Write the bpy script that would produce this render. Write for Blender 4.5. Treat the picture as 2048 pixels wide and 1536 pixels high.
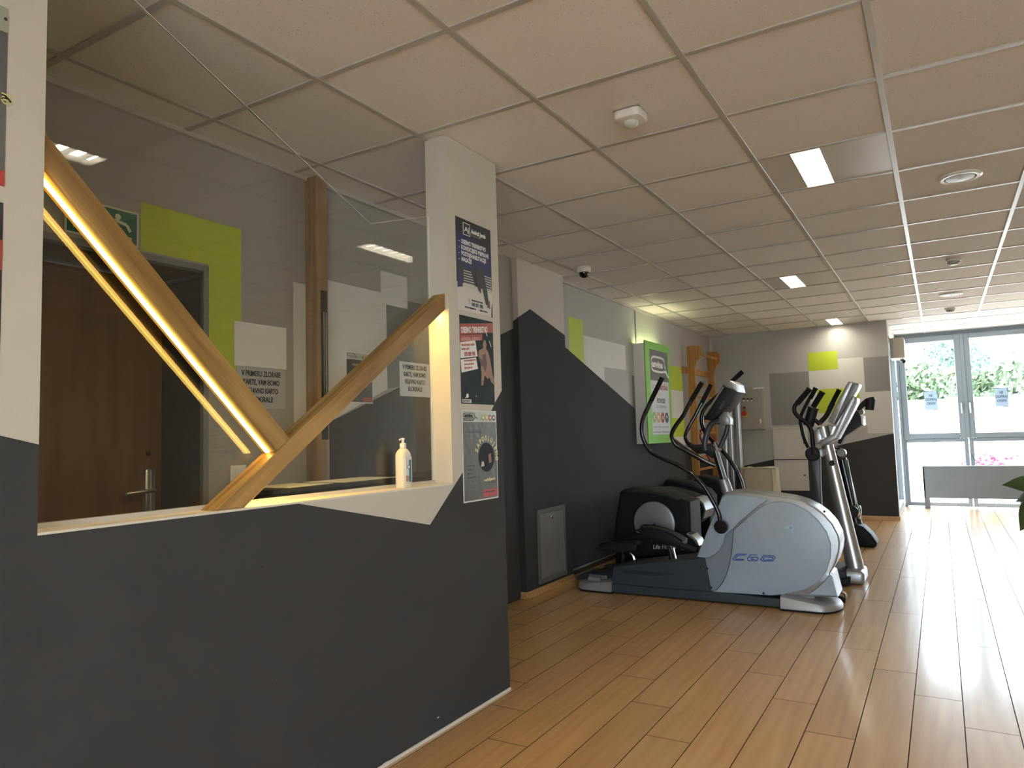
import bpy, bmesh, math, random
from mathutils import Vector, Matrix
random.seed(7)
SC = bpy.context.scene
COL = SC.collection
for o in list(bpy.data.objects): bpy.data.objects.remove(o)

# ---------------------------------------------------------------- camera
FPX = 1438.433
CAM = Vector((0.1212, -2.4816, 1.1857))
RV = Vector((0.858876901, 0.511368494, -0.028857092))
UV = Vector((0.062364455, -0.048490438, 0.996874793))
FV = Vector((-0.508371069, 0.857992389, 0.073538534))
cd = bpy.data.cameras.new('camera'); cam = bpy.data.objects.new('camera', cd); COL.objects.link(cam)
cd.sensor_fit = 'HORIZONTAL'; cd.sensor_width = 36.0; cd.lens = FPX * 36.0 / 2048.0
cd.clip_start = 0.05; cd.clip_end = 500
cam.matrix_world = Matrix(((RV.x, UV.x, -FV.x, CAM.x), (RV.y, UV.y, -FV.y, CAM.y), (RV.z, UV.z, -FV.z, CAM.z), (0, 0, 0, 1)))
SC.camera = cam
# ---------------------------------------------------------------- world, sun, exposure
SC.view_settings.view_transform = 'Standard'
SC.view_settings.look = 'None'
SC.view_settings.gamma = 1.0
SC.view_settings.use_curve_mapping = False
SC.view_settings.exposure = 0.47
w = bpy.data.worlds.new('sky'); SC.world = w; w.use_nodes = True
wn = w.node_tree; bgn = wn.nodes['Background']
bgn.inputs['Color'].default_value = (0.76, 0.89, 1.0, 1); bgn.inputs['Strength'].default_value = 11.0
sd = bpy.data.lights.new('sun', 'SUN'); sd.energy = 18.0; sd.angle = 0.01; sd.color = (1.0, 0.95, 0.86)
sun = bpy.data.objects.new('sun', sd); COL.objects.link(sun)
sun.rotation_euler = Vector((0.45, 0.35, -0.85)).to_track_quat('-Z', 'Y').to_euler()
LAMP = 30.0     # luminaire strip emission
LED = 14.0       # led strip in the timber
def portal(loc, sx, sy, direction):
    d = bpy.data.lights.new('window_portal', 'AREA'); d.shape = 'RECTANGLE'; d.size = sx; d.size_y = sy
    d.cycles.is_portal = True
    o = bpy.data.objects.new('window_portal', d); COL.objects.link(o); o.location = loc
    o.rotation_euler = Vector(direction).to_track_quat('-Z', 'Y').to_euler()
portal((1.5, 9.68, 1.27), 3.8, 2.5, (0, -1, 0))
portal((1.72, -5.98, 1.14), 3.05, 2.2, (0, 1, 0))
portal((-0.36, 8.85, 1.3), 1.5, 2.3, (1, 0, 0))

H = 2.54
# pixel -> point on a real plane (2048x1536 frame)
def ray(p): return FV + RV * ((p[0] - 1024) / FPX) - UV * ((p[1] - 768) / FPX)
def PL(ax, v, p):
    d = ray(p); t = (v - CAM[ax]) / d[ax]; return CAM + d * t
def PX(x, p): return PL(0, x, p)
def PY(y, p): return PL(1, y, p)
def PZ(z, p): return PL(2, z, p)
def zm(ox, oy, s): return lambda *p: (ox + p[0] / s, oy + p[1] / s)
z1 = zm(1120, 920, 5.12); z2 = zm(1260, 720, 5.908); z3 = zm(1380, 940, 4.8); z4 = zm(1560, 740, 6.982)
z5 = zm(1420, 640, 4.2675); z6 = zm(1760, 620, 5.486); z7 = zm(1780, 880, 6.4); z8 = zm(1000, 480, 4.267); z9 = zm(1180, 560, 4.517)
def YL(y, z, pts): return [PY(y, z(*p)) for p in pts]
def XL(x, z, pts): return [PX(x, z(*p)) for p in pts]
ident = lambda *p: p

# ---------------------------------------------------------------- materials
MATS = {}
def mat(name, col=(.5, .5, .5), rough=.5, metal=0., noise=0., nscale=8., bump=0., bscale=60., emit=None, spec=.5, coat=0.):
    if name in MATS: return MATS[name]
    m = bpy.data.materials.new(name); m.use_nodes = True; nt = m.node_tree; b = nt.nodes['Principled BSDF']
    b.inputs['Base Color'].default_value = (*col, 1); b.inputs['Roughness'].default_value = rough
    b.inputs['Metallic'].default_value = metal; b.inputs['Specular IOR Level'].default_value = spec
    b.inputs['Coat Weight'].default_value = coat
    tc = nt.nodes.new('ShaderNodeTexCoord')
    if noise:
        n = nt.nodes.new('ShaderNodeTexNoise'); n.inputs['Scale'].default_value = nscale; n.inputs['Detail'].default_value = 4
        nt.links.new(tc.outputs['Object'], n.inputs['Vector'])
        r = nt.nodes.new('ShaderNodeValToRGB')
        r.color_ramp.elements[0].position = .3; r.color_ramp.elements[1].position = .7
        r.color_ramp.elements[0].color = (*[c * (1 - noise) for c in col], 1)
        r.color_ramp.elements[1].color = (*[min(1, c * (1 + noise)) for c in col], 1)
        nt.links.new(n.outputs['Fac'], r.inputs['Fac']); nt.links.new(r.outputs['Color'], b.inputs['Base Color'])
    if bump:
        n2 = nt.nodes.new('ShaderNodeTexNoise'); n2.inputs['Scale'].default_value = bscale; n2.inputs['Detail'].default_value = 3
        nt.links.new(tc.outputs['Object'], n2.inputs['Vector'])
        bu = nt.nodes.new('ShaderNodeBump'); bu.inputs['Strength'].default_value = bump; bu.inputs['Distance'].default_value = .002
        nt.links.new(n2.outputs['Fac'], bu.inputs['Height']); nt.links.new(bu.outputs['Normal'], b.inputs['Normal'])
    if emit:
        b.inputs['Emission Color'].default_value = (*emit[:3], 1); b.inputs['Emission Strength'].default_value = emit[3]
    MATS[name] = m; return m
def wood(name, c1, c2, rough=.4, axis=0, scale=1., spec=.5, perobj=0., coat=0., bump=.08, wave=.35):
    if name in MATS: return MATS[name]
    m = bpy.data.materials.new(name); m.use_nodes = True; nt = m.node_tree; b = nt.nodes['Principled BSDF']
    N = nt.nodes.new; L = nt.links.new
    tc = N('ShaderNodeTexCoord'); oi = N('ShaderNodeObjectInfo')
    off = N('ShaderNodeVectorMath'); off.operation = 'SCALE'; off.inputs[0].default_value = (17, 31, 13)
    L(oi.outputs['Random'], off.inputs['Scale'])
    add = N('ShaderNodeVectorMath'); add.operation = 'ADD'
    L(tc.outputs['Object'], add.inputs[0]); L(off.outputs[0], add.inputs[1])
    mp = N('ShaderNodeMapping'); s = [9 * scale] * 3; s[axis] = .9 * scale
    mp.inputs['Scale'].default_value = s; L(add.outputs[0], mp.inputs['Vector'])
    n1 = N('ShaderNodeTexNoise'); n1.inputs['Scale'].default_value = 1.1; n1.inputs['Detail'].default_value = 6; n1.inputs['Distortion'].default_value = 1.6
    L(mp.outputs[0], n1.inputs['Vector'])
    wv = N('ShaderNodeTexWave'); wv.inputs['Scale'].default_value = .55; wv.inputs['Distortion'].default_value = 9; wv.inputs['Detail'].default_value = 3; wv.inputs['Detail Scale'].default_value = 1.2
    wv.bands_direction = 'Y' if axis == 0 else 'X'
    L(mp.outputs[0], wv.inputs['Vector'])
    mp2 = N('ShaderNodeMapping'); s2 = [160 * scale] * 3; s2[axis] = 5 * scale
    mp2.inputs['Scale'].default_value = s2; L(add.outputs[0], mp2.inputs['Vector'])
    n2 = N('ShaderNodeTexNoise'); n2.inputs['Scale'].default_value = 1.; n2.inputs['Detail'].default_value = 3; L(mp2.outputs[0], n2.inputs['Vector'])
    mx = N('ShaderNodeMath'); mx.operation = 'MULTIPLY_ADD'; mx.inputs[1].default_value = wave; L(wv.outputs['Fac'], mx.inputs[0])
    sc = N('ShaderNodeMath'); sc.operation = 'MULTIPLY'; sc.inputs[1].default_value = .55; L(n1.outputs['Fac'], sc.inputs[0]); L(sc.outputs[0], mx.inputs[2])
    mx2 = N('ShaderNodeMath'); mx2.operation = 'MULTIPLY_ADD'; mx2.inputs[1].default_value = .22; L(n2.outputs['Fac'], mx2.inputs[0]); L(mx.outputs[0], mx2.inputs[2])
    r = N('ShaderNodeValToRGB'); r.color_ramp.elements[0].position = .25; r.color_ramp.elements[1].position = .8
    r.color_ramp.elements[0].color = (*c1, 1); r.color_ramp.elements[1].color = (*c2, 1)
    L(mx2.outputs[0], r.inputs['Fac'])
    out = r.outputs['Color']
    if perobj:
        hs = N('ShaderNodeHueSaturation'); mr = N('ShaderNodeMapRange'); mr.inputs['To Min'].default_value = 1 - perobj; mr.inputs['To Max'].default_value = 1 + perobj
        L(oi.outputs['Random'], mr.inputs['Value']); L(mr.outputs[0], hs.inputs['Value']); L(out, hs.inputs['Color']); out = hs.outputs['Color']
    L(out, b.inputs['Base Color'])
    b.inputs['Roughness'].default_value = rough; b.inputs['Specular IOR Level'].default_value = spec; b.inputs['Coat Weight'].default_value = coat; b.inputs['Coat Roughness'].default_value = .14
    bu = N('ShaderNodeBump'); bu.inputs['Strength'].default_value = bump; bu.inputs['Distance'].default_value = .001
    L(n2.outputs['Fac'], bu.inputs['Height']); L(bu.outputs['Normal'], b.inputs['Normal'])
    MATS[name] = m; return m
def pane(name, tint=(.97, .98, .97), ior=1.5):
    if name in MATS: return MATS[name]
    m = bpy.data.materials.new(name); m.use_nodes = True; nt = m.node_tree; nt.nodes.clear()
    N = nt.nodes.new; o = N('ShaderNodeOutputMaterial'); t = N('ShaderNodeBsdfTransparent'); g = N('ShaderNodeBsdfGlossy')
    f = N('ShaderNodeFresnel'); f.inputs['IOR'].default_value = ior; mxs = N('ShaderNodeMixShader')
    ge = N('ShaderNodeNewGeometry'); mi = N('ShaderNodeMix'); mi.inputs['A'].default_value = ior; mi.inputs['B'].default_value = 1 / ior
    nt.links.new(ge.outputs['Backfacing'], mi.inputs['Factor']); nt.links.new(mi.outputs['Result'], f.inputs['IOR'])   # same reflectance from both sides
    t.inputs['Color'].default_value = (*tint, 1); g.inputs['Roughness'].default_value = 0.0
    nt.links.new(f.outputs[0], mxs.inputs[0]); nt.links.new(t.outputs[0], mxs.inputs[1]); nt.links.new(g.outputs[0], mxs.inputs[2]); nt.links.new(mxs.outputs[0], o.inputs[0])
    MATS[name] = m; return m
def tile_mat(name):
    m = mat(name, (.78, .76, .73), .95, spec=.2); nt = m.node_tree; b = nt.nodes['Principled BSDF']
    N = nt.nodes.new; L = nt.links.new
    tc = nt.nodes['Texture Coordinate']; oi = N('ShaderNodeObjectInfo')
    off = N('ShaderNodeVectorMath'); off.operation = 'SCALE'; off.inputs[0].default_value = (7, 11, 3); L(oi.outputs['Random'], off.inputs['Scale'])
    add = N('ShaderNodeVectorMath'); add.operation = 'ADD'; L(tc.outputs['Object'], add.inputs[0]); L(off.outputs[0], add.inputs[1])
    v = N('ShaderNodeTexVoronoi'); v.inputs['Scale'].default_value = 85; L(add.outputs[0], v.inputs['Vector'])
    n = N('ShaderNodeTexNoise'); n.inputs['Scale'].default_value = 9; L(add.outputs[0], n.inputs['Vector'])
    th = N('ShaderNodeMath'); th.operation = 'MULTIPLY'; th.inputs[1].default_value = .30; L(n.outputs['Fac'], th.inputs[0])
    lt = N('ShaderNodeMath'); lt.operation = 'LESS_THAN'; L(v.outputs['Distance'], lt.inputs[0]); L(th.outputs[0], lt.inputs[1])
    n3 = N('ShaderNodeTexNoise'); n3.inputs['Scale'].default_value = 260; L(add.outputs[0], n3.inputs['Vector'])
    gt = N('ShaderNodeMath'); gt.operation = 'MULTIPLY'; L(lt.outputs[0], gt.inputs[0]); L(n3.outputs['Fac'], gt.inputs[1])
    mx = N('ShaderNodeMix'); mx.data_type = 'RGBA'
    mx.inputs['A'].default_value = (.78, .76, .73, 1); mx.inputs['B'].default_value = (.34, .31, .27, 1)
    L(gt.outputs[0], mx.inputs['Factor'])
    hs = N('ShaderNodeHueSaturation'); mr = N('ShaderNodeMapRange'); mr.inputs['To Min'].default_value = .96; mr.inputs['To Max'].default_value = 1.04
    L(oi.outputs['Random'], mr.inputs['Value']); L(mr.outputs[0], hs.inputs['Value']); L(mx.outputs['Result'], hs.inputs['Color'])
    L(hs.outputs['Color'], b.inputs['Base Color'])
    return m

WHITE = mat('wall white', (.565, .53, .465), .7, bump=.15, bscale=180)
PALE = mat('wall pale grey', (.46, .455, .445), .85, spec=.3, bump=.12, bscale=180)
DARK = mat('paint charcoal', (.054, .055, .058), .85, noise=.04, nscale=5, spec=.2, bump=.12, bscale=180)
LIME = mat('paint lime', (.46, .56, .03), .6, noise=.03)
MIDG = mat('paint mid grey', (.27, .265, .26), .6)
DGRY = mat('paint stone grey', (.16, .158, .155), .6)
OFFW = mat('paint off white', (.64, .63, .60), .65)
TILE = tile_mat('mineral ceiling tile')
TEE = mat('ceiling tee white metal', (.47, .455, .425), .33, spec=.5)
STEEL = mat('luminaire steel', (.62, .60, .57), .36, bump=.12, bscale=9)
LAMPM = mat('lamp diffuser', (.9, .88, .8), .5, emit=(1., .91, .74, LAMP))
OAK = wood('oak timber', (.19, .10, .024), (.42, .255, .085), .45, 0, 1.6, spec=.35)
PLANK = wood('laminate plank', (.47, .265, .108), (.65, .405, .180), .40, 1, 1.0, spec=.5, perobj=.07, coat=.55, bump=.015, wave=.12)
SKIRT = wood('skirting wood', (.42, .24, .09), (.60, .38, .17), .35, 0, 1.5)
DOORW = wood('door veneer', (.15, .075, .026), (.22, .12, .045), .4, 2, 1.0, spec=.3)
BEECH = wood('beech ply', (.36, .16, .035), (.52, .27, .075), .35, 2, 1.5)
POSTW = wood('post wood', (.20, .11, .045), (.33, .20, .09), .45, 2, 1.4)
GLASS = pane('clear glass'); WGLASS = pane('window glass', (.985, .99, .99), 1.35)
BLACK = mat('black plastic', (.010, .010, .012), .5, spec=.3, bump=.1, bscale=300)
RUBBER = mat('black rubber', (.010, .010, .011), .75, spec=.25)
BLKG = mat('black gloss tube', (.012, .013, .015), .18, coat=.3)
CHROME = mat('chrome', (.75, .76, .77), .12, metal=1.)
SILV = mat('silver paint', (.36, .38, .40), .34, metal=.6, noise=.03, nscale=40)
SILV2 = mat('silver grey casting', (.36, .36, .36), .42, metal=.5, bump=.08, bscale=200)
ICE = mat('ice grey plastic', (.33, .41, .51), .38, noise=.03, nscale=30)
ICE2 = mat('ice grey shaded plastic', (.20, .25, .31), .42)  # ice grey darkened, shade of the recess put into the colour
TEAL = mat('dark slate frame', (.030, .045, .060), .45, bump=.08, bscale=260)
TEAL2 = mat('darker slate pocket', (.015, .022, .03), .5)
BLUE = mat('blue print', (.03, .10, .42), .4)
PBLUE = mat('pale blue print', (.36, .53, .68), .4)
PAPER = mat('paper white', (.74, .73, .70), .6)
INK = mat('print black', (.012, .012, .012), .6)
INKW = mat('print white', (.78, .77, .74), .6)
GALV = mat('galvanised hatch', (.30, .31, .31), .45, metal=.35, noise=.08, nscale=6)
ALU = mat('aluminium', (.62, .63, .64), .3, metal=.9)
FRAMEW = mat('window frame grey white', (.26, .305, .345), .45)
CREAM = mat('cream canvas', (.62, .58, .46), .9, noise=.05, nscale=12, bump=.4, bscale=300)
BEIGE = mat('beige enamel', (.50, .46, .36), .45)
PLASTW = mat('white plastic', (.74, .72, .68), .35)
RED = mat('red plastic', (.45, .02, .02), .35)
YEL = mat('yellow print', (.75, .50, .03), .5)
GREEN = mat('sign green', (.20, .50, .05), .45)
HEAD = mat('sign slate', (.10, .10, .105), .5)
LEDM = mat('led strip', (1, .9, .6), .5, emit=(1., .64, .14, LED * 1.6))
LEDC = mat('led diffuser core', (1, .95, .8), .5, emit=(1., .62, .13, LED * 1.15))

# ---------------------------------------------------------------- mesh builder
class MB:
    def __init__(s): s.bm = bmesh.new()
    def _add(s, b2):
        me = bpy.data.meshes.new('t'); b2.to_mesh(me); b2.free(); s.bm.from_mesh(me); bpy.data.meshes.remove(me); return s
    def box(s, x0, x1, y0, y1, z0, z1, bev=0., seg=2):
        b = bmesh.new(); bmesh.ops.create_cube(b, size=1)
        for v in b.verts: v.co = ((x0 + x1) / 2 + v.co.x * (x1 - x0), (y0 + y1) / 2 + v.co.y * (y1 - y0), (z0 + z1) / 2 + v.co.z * (z1 - z0))
        if bev: bmesh.ops.bevel(b, geom=b.edges[:], offset=bev, segments=seg, affect='EDGES', profile=.5)
        return s._add(b)
    def prism(s, pts, vec, bev=0., seg=2, rim=True):
        b = bmesh.new(); vec = Vector(vec); n = len(pts)
        a = [b.verts.new(p) for p in pts]; c = [b.verts.new(Vector(p) + vec) for p in pts]
        f1 = b.faces.new(a[::-1]); f2 = b.faces.new(c)
        for i in range(n): b.faces.new((a[i], a[(i + 1) % n], c[(i + 1) % n], c[i]))
        bmesh.ops.recalc_face_normals(b, faces=b.faces[:])
        if bev:
            ed = list(set(f1.edges) | set(f2.edges)) if rim else b.edges[:]
            bmesh.ops.bevel(b, geom=ed, offset=bev, segments=seg, affect='EDGES', profile=.5, clamp_overlap=True)
        return s._add(b)
    def tube(s, pts, r, n=10, sub=6, flat=1.0):
        P = [Vector(p) for p in pts]
        R = list(r) if isinstance(r, (list, tuple)) else [r] * len(P)
        if sub > 1 and len(P) > 2:
            Q, RR = [], []
            for i in range(len(P) - 1):
                p0 = P[max(i - 1, 0)]; p1 = P[i]; p2 = P[i + 1]; p3 = P[min(i + 2, len(P) - 1)]
                for k in range(sub):
                    t = k / sub; t2 = t * t; t3 = t2 * t
                    Q.append(.5 * ((2 * p1) + (p2 - p0) * t + (2 * p0 - 5 * p1 + 4 * p2 - p3) * t2 + (3 * p1 - p0 - 3 * p2 + p3) * t3))
                    RR.append(R[i] * (1 - t) + R[i + 1] * t)
            Q.append(P[-1]); RR.append(R[-1]); P, R = Q, RR
        b = bmesh.new(); rings = []; up = None
        for i, p in enumerate(P):
            d = (P[min(i + 1, len(P) - 1)] - P[max(i - 1, 0)]).normalized()
            if up is None:
                up = Vector((0, 1, 0)) if abs(d.y) < .9 else Vector((1, 0, 0))
            u = (up - d * up.dot(d)).normalized(); v = d.cross(u); up = u
            rings.append([b.verts.new(p + (u * math.cos(2 * math.pi * k / n) * flat + v * math.sin(2 * math.pi * k / n)) * R[i]) for k in range(n)])
        for i in range(len(rings) - 1):
            for k in range(n): b.faces.new((rings[i][k], rings[i][(k + 1) % n], rings[i + 1][(k + 1) % n], rings[i + 1][k]))
        b.faces.new(rings[0][::-1]); b.faces.new(rings[-1])
        bmesh.ops.recalc_face_normals(b, faces=b.faces[:])
        return s._add(b)
    def lathe(s, prof, c, axis=(0, 0, 1), n=24):
        ax = Vector(axis).normalized(); q = Vector((0, 0, 1)).rotation_difference(ax); c = Vector(c)
        b = bmesh.new(); rings = []
        for r, z in prof:
            if r < 1e-6: rings.append([b.verts.new(c + q @ Vector((0, 0, z)))])
            else: rings.append([b.verts.new(c + q @ Vector((r * math.cos(2 * math.pi * k / n), r * math.sin(2 * math.pi * k / n), z))) for k in range(n)])
        for i in range(len(rings) - 1):
            A, B = rings[i], rings[i + 1]
            for k in range(n):
                k2 = (k + 1) % n
                if len(A) == 1 and len(B) == 1: continue
                if len(A) == 1: b.faces.new((A[0], B[k2], B[k]))
                elif len(B) == 1: b.faces.new((A[k], A[k2], B[0]))
                else: b.faces.new((A[k], A[k2], B[k2], B[k]))
        for R_, f in ((rings[0], 1), (rings[-1], 0)):
            if len(R_) > 1: b.faces.new(R_[::-1] if f else R_)
        bmesh.ops.recalc_face_normals(b, faces=b.faces[:])
        return s._add(b)
    def quad(s, *pts):
        b = bmesh.new(); b.faces.new([b.verts.new(p) for p in pts]); return s._add(b)
    def ball(s, c, rx, ry, rz, u=16, v=10):
        b = bmesh.new(); bmesh.ops.create_uvsphere(b, u_segments=u, v_segments=v, radius=1)
        for k in b.verts: k.co = (c[0] + k.co.x * rx, c[1] + k.co.y * ry, c[2] + k.co.z * rz)
        return s._add(b)
    def build(s, name, m, parent=None, smooth=True, origin=None):
        me = bpy.data.meshes.new(name)
        if origin is None:
            if parent is not None: origin = parent.matrix_world.translation.copy()
            else:
                cs = [v.co for v in s.bm.verts]
                origin = Vector(((min(c.x for c in cs) + max(c.x for c in cs)) / 2, (min(c.y for c in cs) + max(c.y for c in cs)) / 2, min(c.z for c in cs)))
        origin = Vector(origin)
        bmesh.ops.translate(s.bm, verts=s.bm.verts[:], vec=-origin)
        s.bm.to_mesh(me); s.bm.free(); me.materials.append(m)
        if smooth:
            me.polygons.foreach_set('use_smooth', [True] * len(me.polygons)); me.set_sharp_from_angle(angle=math.radians(35))
        o = bpy.data.objects.new(name, me); COL.objects.link(o)
        if parent is not None:
            o.parent = parent; o.location = origin - parent.matrix_world.translation
        else: o.location = origin
        o.matrix_world = Matrix.Translation(origin)
        return o
def sup(c, a, b, z, n=28, e=.62):
    P = []
    for k in range(n):
        t_ = 2 * math.pi * k / n; P.append(Vector((c.x + math.copysign(abs(math.cos(t_)) ** e, math.cos(t_)) * a, c.y + math.copysign(abs(math.sin(t_)) ** e, math.sin(t_)) * b, z)))
    return P
def loft(rings):
    b = bmesh.new(); R_ = [[b.verts.new(p) for p in r] for r in rings]; n = len(R_[0])
    for i in range(len(R_) - 1):
        for k in range(n): b.faces.new((R_[i][k], R_[i][(k + 1) % n], R_[i + 1][(k + 1) % n], R_[i + 1][k]))
    b.faces.new(R_[0][::-1]); b.faces.new(R_[-1]); bmesh.ops.recalc_face_normals(b, faces=b.faces[:]); return b
def tag(o, label, cat, group=None):
    o['label'] = label; o['category'] = cat
    if group: o['group'] = group
    return o
def thing(name, loc, label, cat, group=None):
    o = bpy.data.objects.new(name, None); COL.objects.link(o); o.location = loc; o.empty_display_size = .1
    o.matrix_world = Matrix.Translation(Vector(loc)); return tag(o, label, cat, group)
def st(o): o['kind'] = 'structure'; return o
def text(body, size, p, right, up, m, parent, name='lettering', align='LEFT', sx=1., ext=.0006, bold=0., fit=0.):
    cu = bpy.data.curves.new('t', 'FONT'); cu.body = body; cu.size = size; cu.align_x = align; cu.extrude = ext; cu.resolution_u = 3; cu.offset = bold
    o = bpy.data.objects.new('t', cu); COL.objects.link(o)
    dg = bpy.context.evaluated_depsgraph_get(); me = bpy.data.meshes.new_from_object(o.evaluated_get(dg))
    bpy.data.objects.remove(o); bpy.data.curves.remove(cu)
    r = Vector(right).normalized(); u = Vector(up).normalized(); n = r.cross(u).normalized(); org = Vector(p)
    par = parent.matrix_world.translation if parent else Vector()
    if fit:
        xs_ = [v.co.x for v in me.vertices]; sx = fit / (max(xs_) - min(xs_))
    M = Matrix(((r.x * sx, u.x, n.x, 0), (r.y * sx, u.y, n.y, 0), (r.z * sx, u.z, n.z, 0), (0, 0, 0, 1)))
    for v in me.vertices: v.co = M @ v.co + org - par
    me.name = name; me.materials.clear(); me.materials.append(m)
    t = bpy.data.objects.new(name, me); COL.objects.link(t)
    if parent: t.parent = parent
    t.matrix_world = Matrix.Translation(par)
    return t
def copy_part(o, parent, loc):
    c = o.copy(); COL.objects.link(c); c.parent = parent; c.location = loc; return c
UPV = (0, 0, 1); NY = (0, 1, 0)

# ================================================================= setting
XL0 = -2.65; XR = 3.4; Y0 = -6.0; YB = 7.85; YW = 9.75
fl = st(MB().box(-3.0, XR + .1, Y0 - .1, YW + .1, -.12, -.010).build('floor', mat('underlay', (.05, .028, .012), .8)))
PW = .1805; PLEN = 1.24
PEDGE = mat('plank edge', (.05, .024, .008), .8)
def edges_dark(me):
    me.materials.append(PEDGE)
    for p_ in me.polygons:
        if abs(p_.normal.z) < .5: p_.material_index = 1
far_planks = MB(); tmpl = None; meshes = {}
for k in range(-15, 20):
    x0 = -.052 + PW * k; x1 = x0 + PW
    xa = max(x0, XL0 - .02); xb = min(x1, XR)
    if xb - xa < .02: continue
    base = .29 - .31 * (k + 5)
    j0 = math.floor((Y0 - base) / PLEN)
    for j in range(j0, j0 + 15):
        ya = base + j * PLEN; yb = ya + PLEN
        ya = max(ya, Y0); yb = min(yb, YW - .02 if x0 > -.45 else YB + .02)
        if yb - ya < .03: continue
        hx = (xb - xa) / 2 - .0018; hy = (yb - ya) / 2 - .0018
        if k > 11 or yb < -1.3 or (xb < -1.75 and yb < .6):
            far_planks.box(xa + .001, xb - .001, ya + .001, yb - .001, -.01, 0); continue
        key = (round(hx, 4), round(hy, 4))
        if key not in meshes:
            o = MB().box(-hx, hx, -hy, hy, -.01, 0).build('plank', PLANK, None, smooth=False, origin=(0, 0, 0)); edges_dark(o.data); meshes[key] = o.data; bpy.data.objects.remove(o)
        o = bpy.data.objects.new('plank', meshes[key]); COL.objects.link(o); o.parent = fl
        o.location = Vector(((xa + xb) / 2, (ya + yb) / 2, 0)) - fl.location
fp = far_planks.build('plank', PLANK, fl, smooth=False); fp['kind'] = 'stuff'; edges_dark(fp.data)

ce = st(MB().box(-3.0, XR + .1, Y0 - .1, YW + .1, H + .04, H + .12).build('ceiling', mat('plenum', (.2, .19, .18), .9)))
farc = MB(); meshes = {}
LIGHTS = [(-1, 2), (-2, 7), (-2, 12), (-1, -2), (-1, -6), (3, -2), (3, -6)]  # last three are unseen lamps added to brighten the near hall
def ctile(i, j, part):
    x0, x1, y0, y1 = .6 * i, .6 * i + .6, .6 * j, .6 * j + .6
    x0 = max(x0, XL0 + .01); x1 = min(x1, XR); y0 = max(y0, Y0); y1 = min(y1, (YB if i < -1 else YW))
    return x0, x1, y0, y1
for i in range(-5, 6):
    for j in range(-10, 17):
        x0, x1, y0, y1 = ctile(i, j, 0)
        if x1 - x0 < .05 or y1 - y0 < .07 or (i, j) in LIGHTS: continue
        hx = (x1 - x0) / 2 - .003; hy = (y1 - y0) / 2 - .003
        if i > 3 or j < -4:
            farc.box(x0 + .003, x1 - .003, y0 + .003, y1 - .003, H + .003, H + .02); continue
        key = (round(hx, 4), round(hy, 4))
        if key not in meshes:
            o = MB().box(-hx, hx, -hy, hy, .003, .02).build('ceiling_tile', TILE, None, smooth=False, origin=(0, 0, 0)); meshes[key] = o.data; bpy.data.objects.remove(o)
        o = bpy.data.objects.new('ceiling_tile', meshes[key]); COL.objects.link(o); o.parent = ce
        o.location = Vector(((x0 + x1) / 2, (y0 + y1) / 2, H)) - ce.location
        o.rotation_euler = (random.uniform(-.002, .002), random.uniform(-.002, .002), 0)
q = farc.build('ceiling_tile', TILE, ce, smooth=False); q['kind'] = 'stuff'
for i in range(-4, 6):
    y1 = YB if i < -1 else (YW - .02)
    MB().box(.6 * i - .012, .6 * i + .012, Y0, y1, H - .004, H + .03, .0012, 1).build('main_tee', TEE, ce, smooth=False)
cm = {}
fart = MB()
for j in range(-9, 17):
    for i in range(-5, 6):
        x0, x1, _, _ = ctile(i, j, 0)
        y = .6 * j
        if (i < -1 and y > YB - .03) or y > YW - .03: continue
        xa, xb = x0 + .012, x1 - .012
        if i > 3 or j < -4: fart.box(xa, xb, y - .012, y + .012, H - .003, H + .025); continue
        key = round(xb - xa, 4)
        if key not in cm:
            h = (xb - xa) / 2
            o = MB().box(-h, h, -.012, .012, -.003, .025).build('cross_tee', TEE, None, smooth=False, origin=(0, 0, 0)); cm[key] = o.data; bpy.data.objects.remove(o)
        o = bpy.data.objects.new('cross_tee', cm[key]); COL.objects.link(o); o.parent = ce; o.location = Vector(((xa + xb) / 2, y, H)) - ce.location
q = fart.build('cross_tee', TEE, ce, smooth=False); q['kind'] = 'stuff'
# perimeter angles
st(MB().box(XL0, XL0 + .022, 2.93, YB, H - .022, H + .003).build('trim_1', TEE))
st(MB().box(-2.6, -2.578, Y0, 2.0, H - .02, H + .003).build('trim_2', TEE))
st(MB().box(XL0, -.4, YB - .02, YB, H - .004, H + .003).build('trim_3', TEE))

# reception wall with opening
XF = -1.70; XBK = -1.812; YO0 = -1.594; YO1 = .066; ZS = .995; YE = .492
wr = MB(); wr.box(XBK, XF, Y0, YO0, 0, H); wr.box(XBK, XF, YO1, YE, 0, H); wr.box(XBK, XF, YO0, YO1, 0, ZS - .006)
wr = st(wr.build('wall_inner', WHITE, smooth=False))
def patch(parent, pts, vec, m, name='paint_patch', label=None):
    o = MB().prism(pts, vec).build(name, m, parent, smooth=False)
    if label: o['label'] = label
    return o
EPS = .0012
vx = (EPS, 0, 0)
patch(wr, [(XF, Y0, .012), (XF, YE, .012), (XF, YE, 1.412), (XF, .43, 1.353), (XF, .143, 1.036), (XF, -.099, .837), (XF, -.8, .9885), (XF, YO0, .9885), (XF, YO0, 1.2), (XF, -6, 2.9 if 0 else 2.4)], vx, DARK, label='charcoal painted lower field of the reception wall')
patch(wr, [(XBK + .002, YE, .012), (XF, YE, .012), (XF, YE, 1.412), (XBK + .002, YE, 1.47)], (0, EPS, 0), DARK, label='charcoal painted end of the reception wall')
ch = MB()
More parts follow.
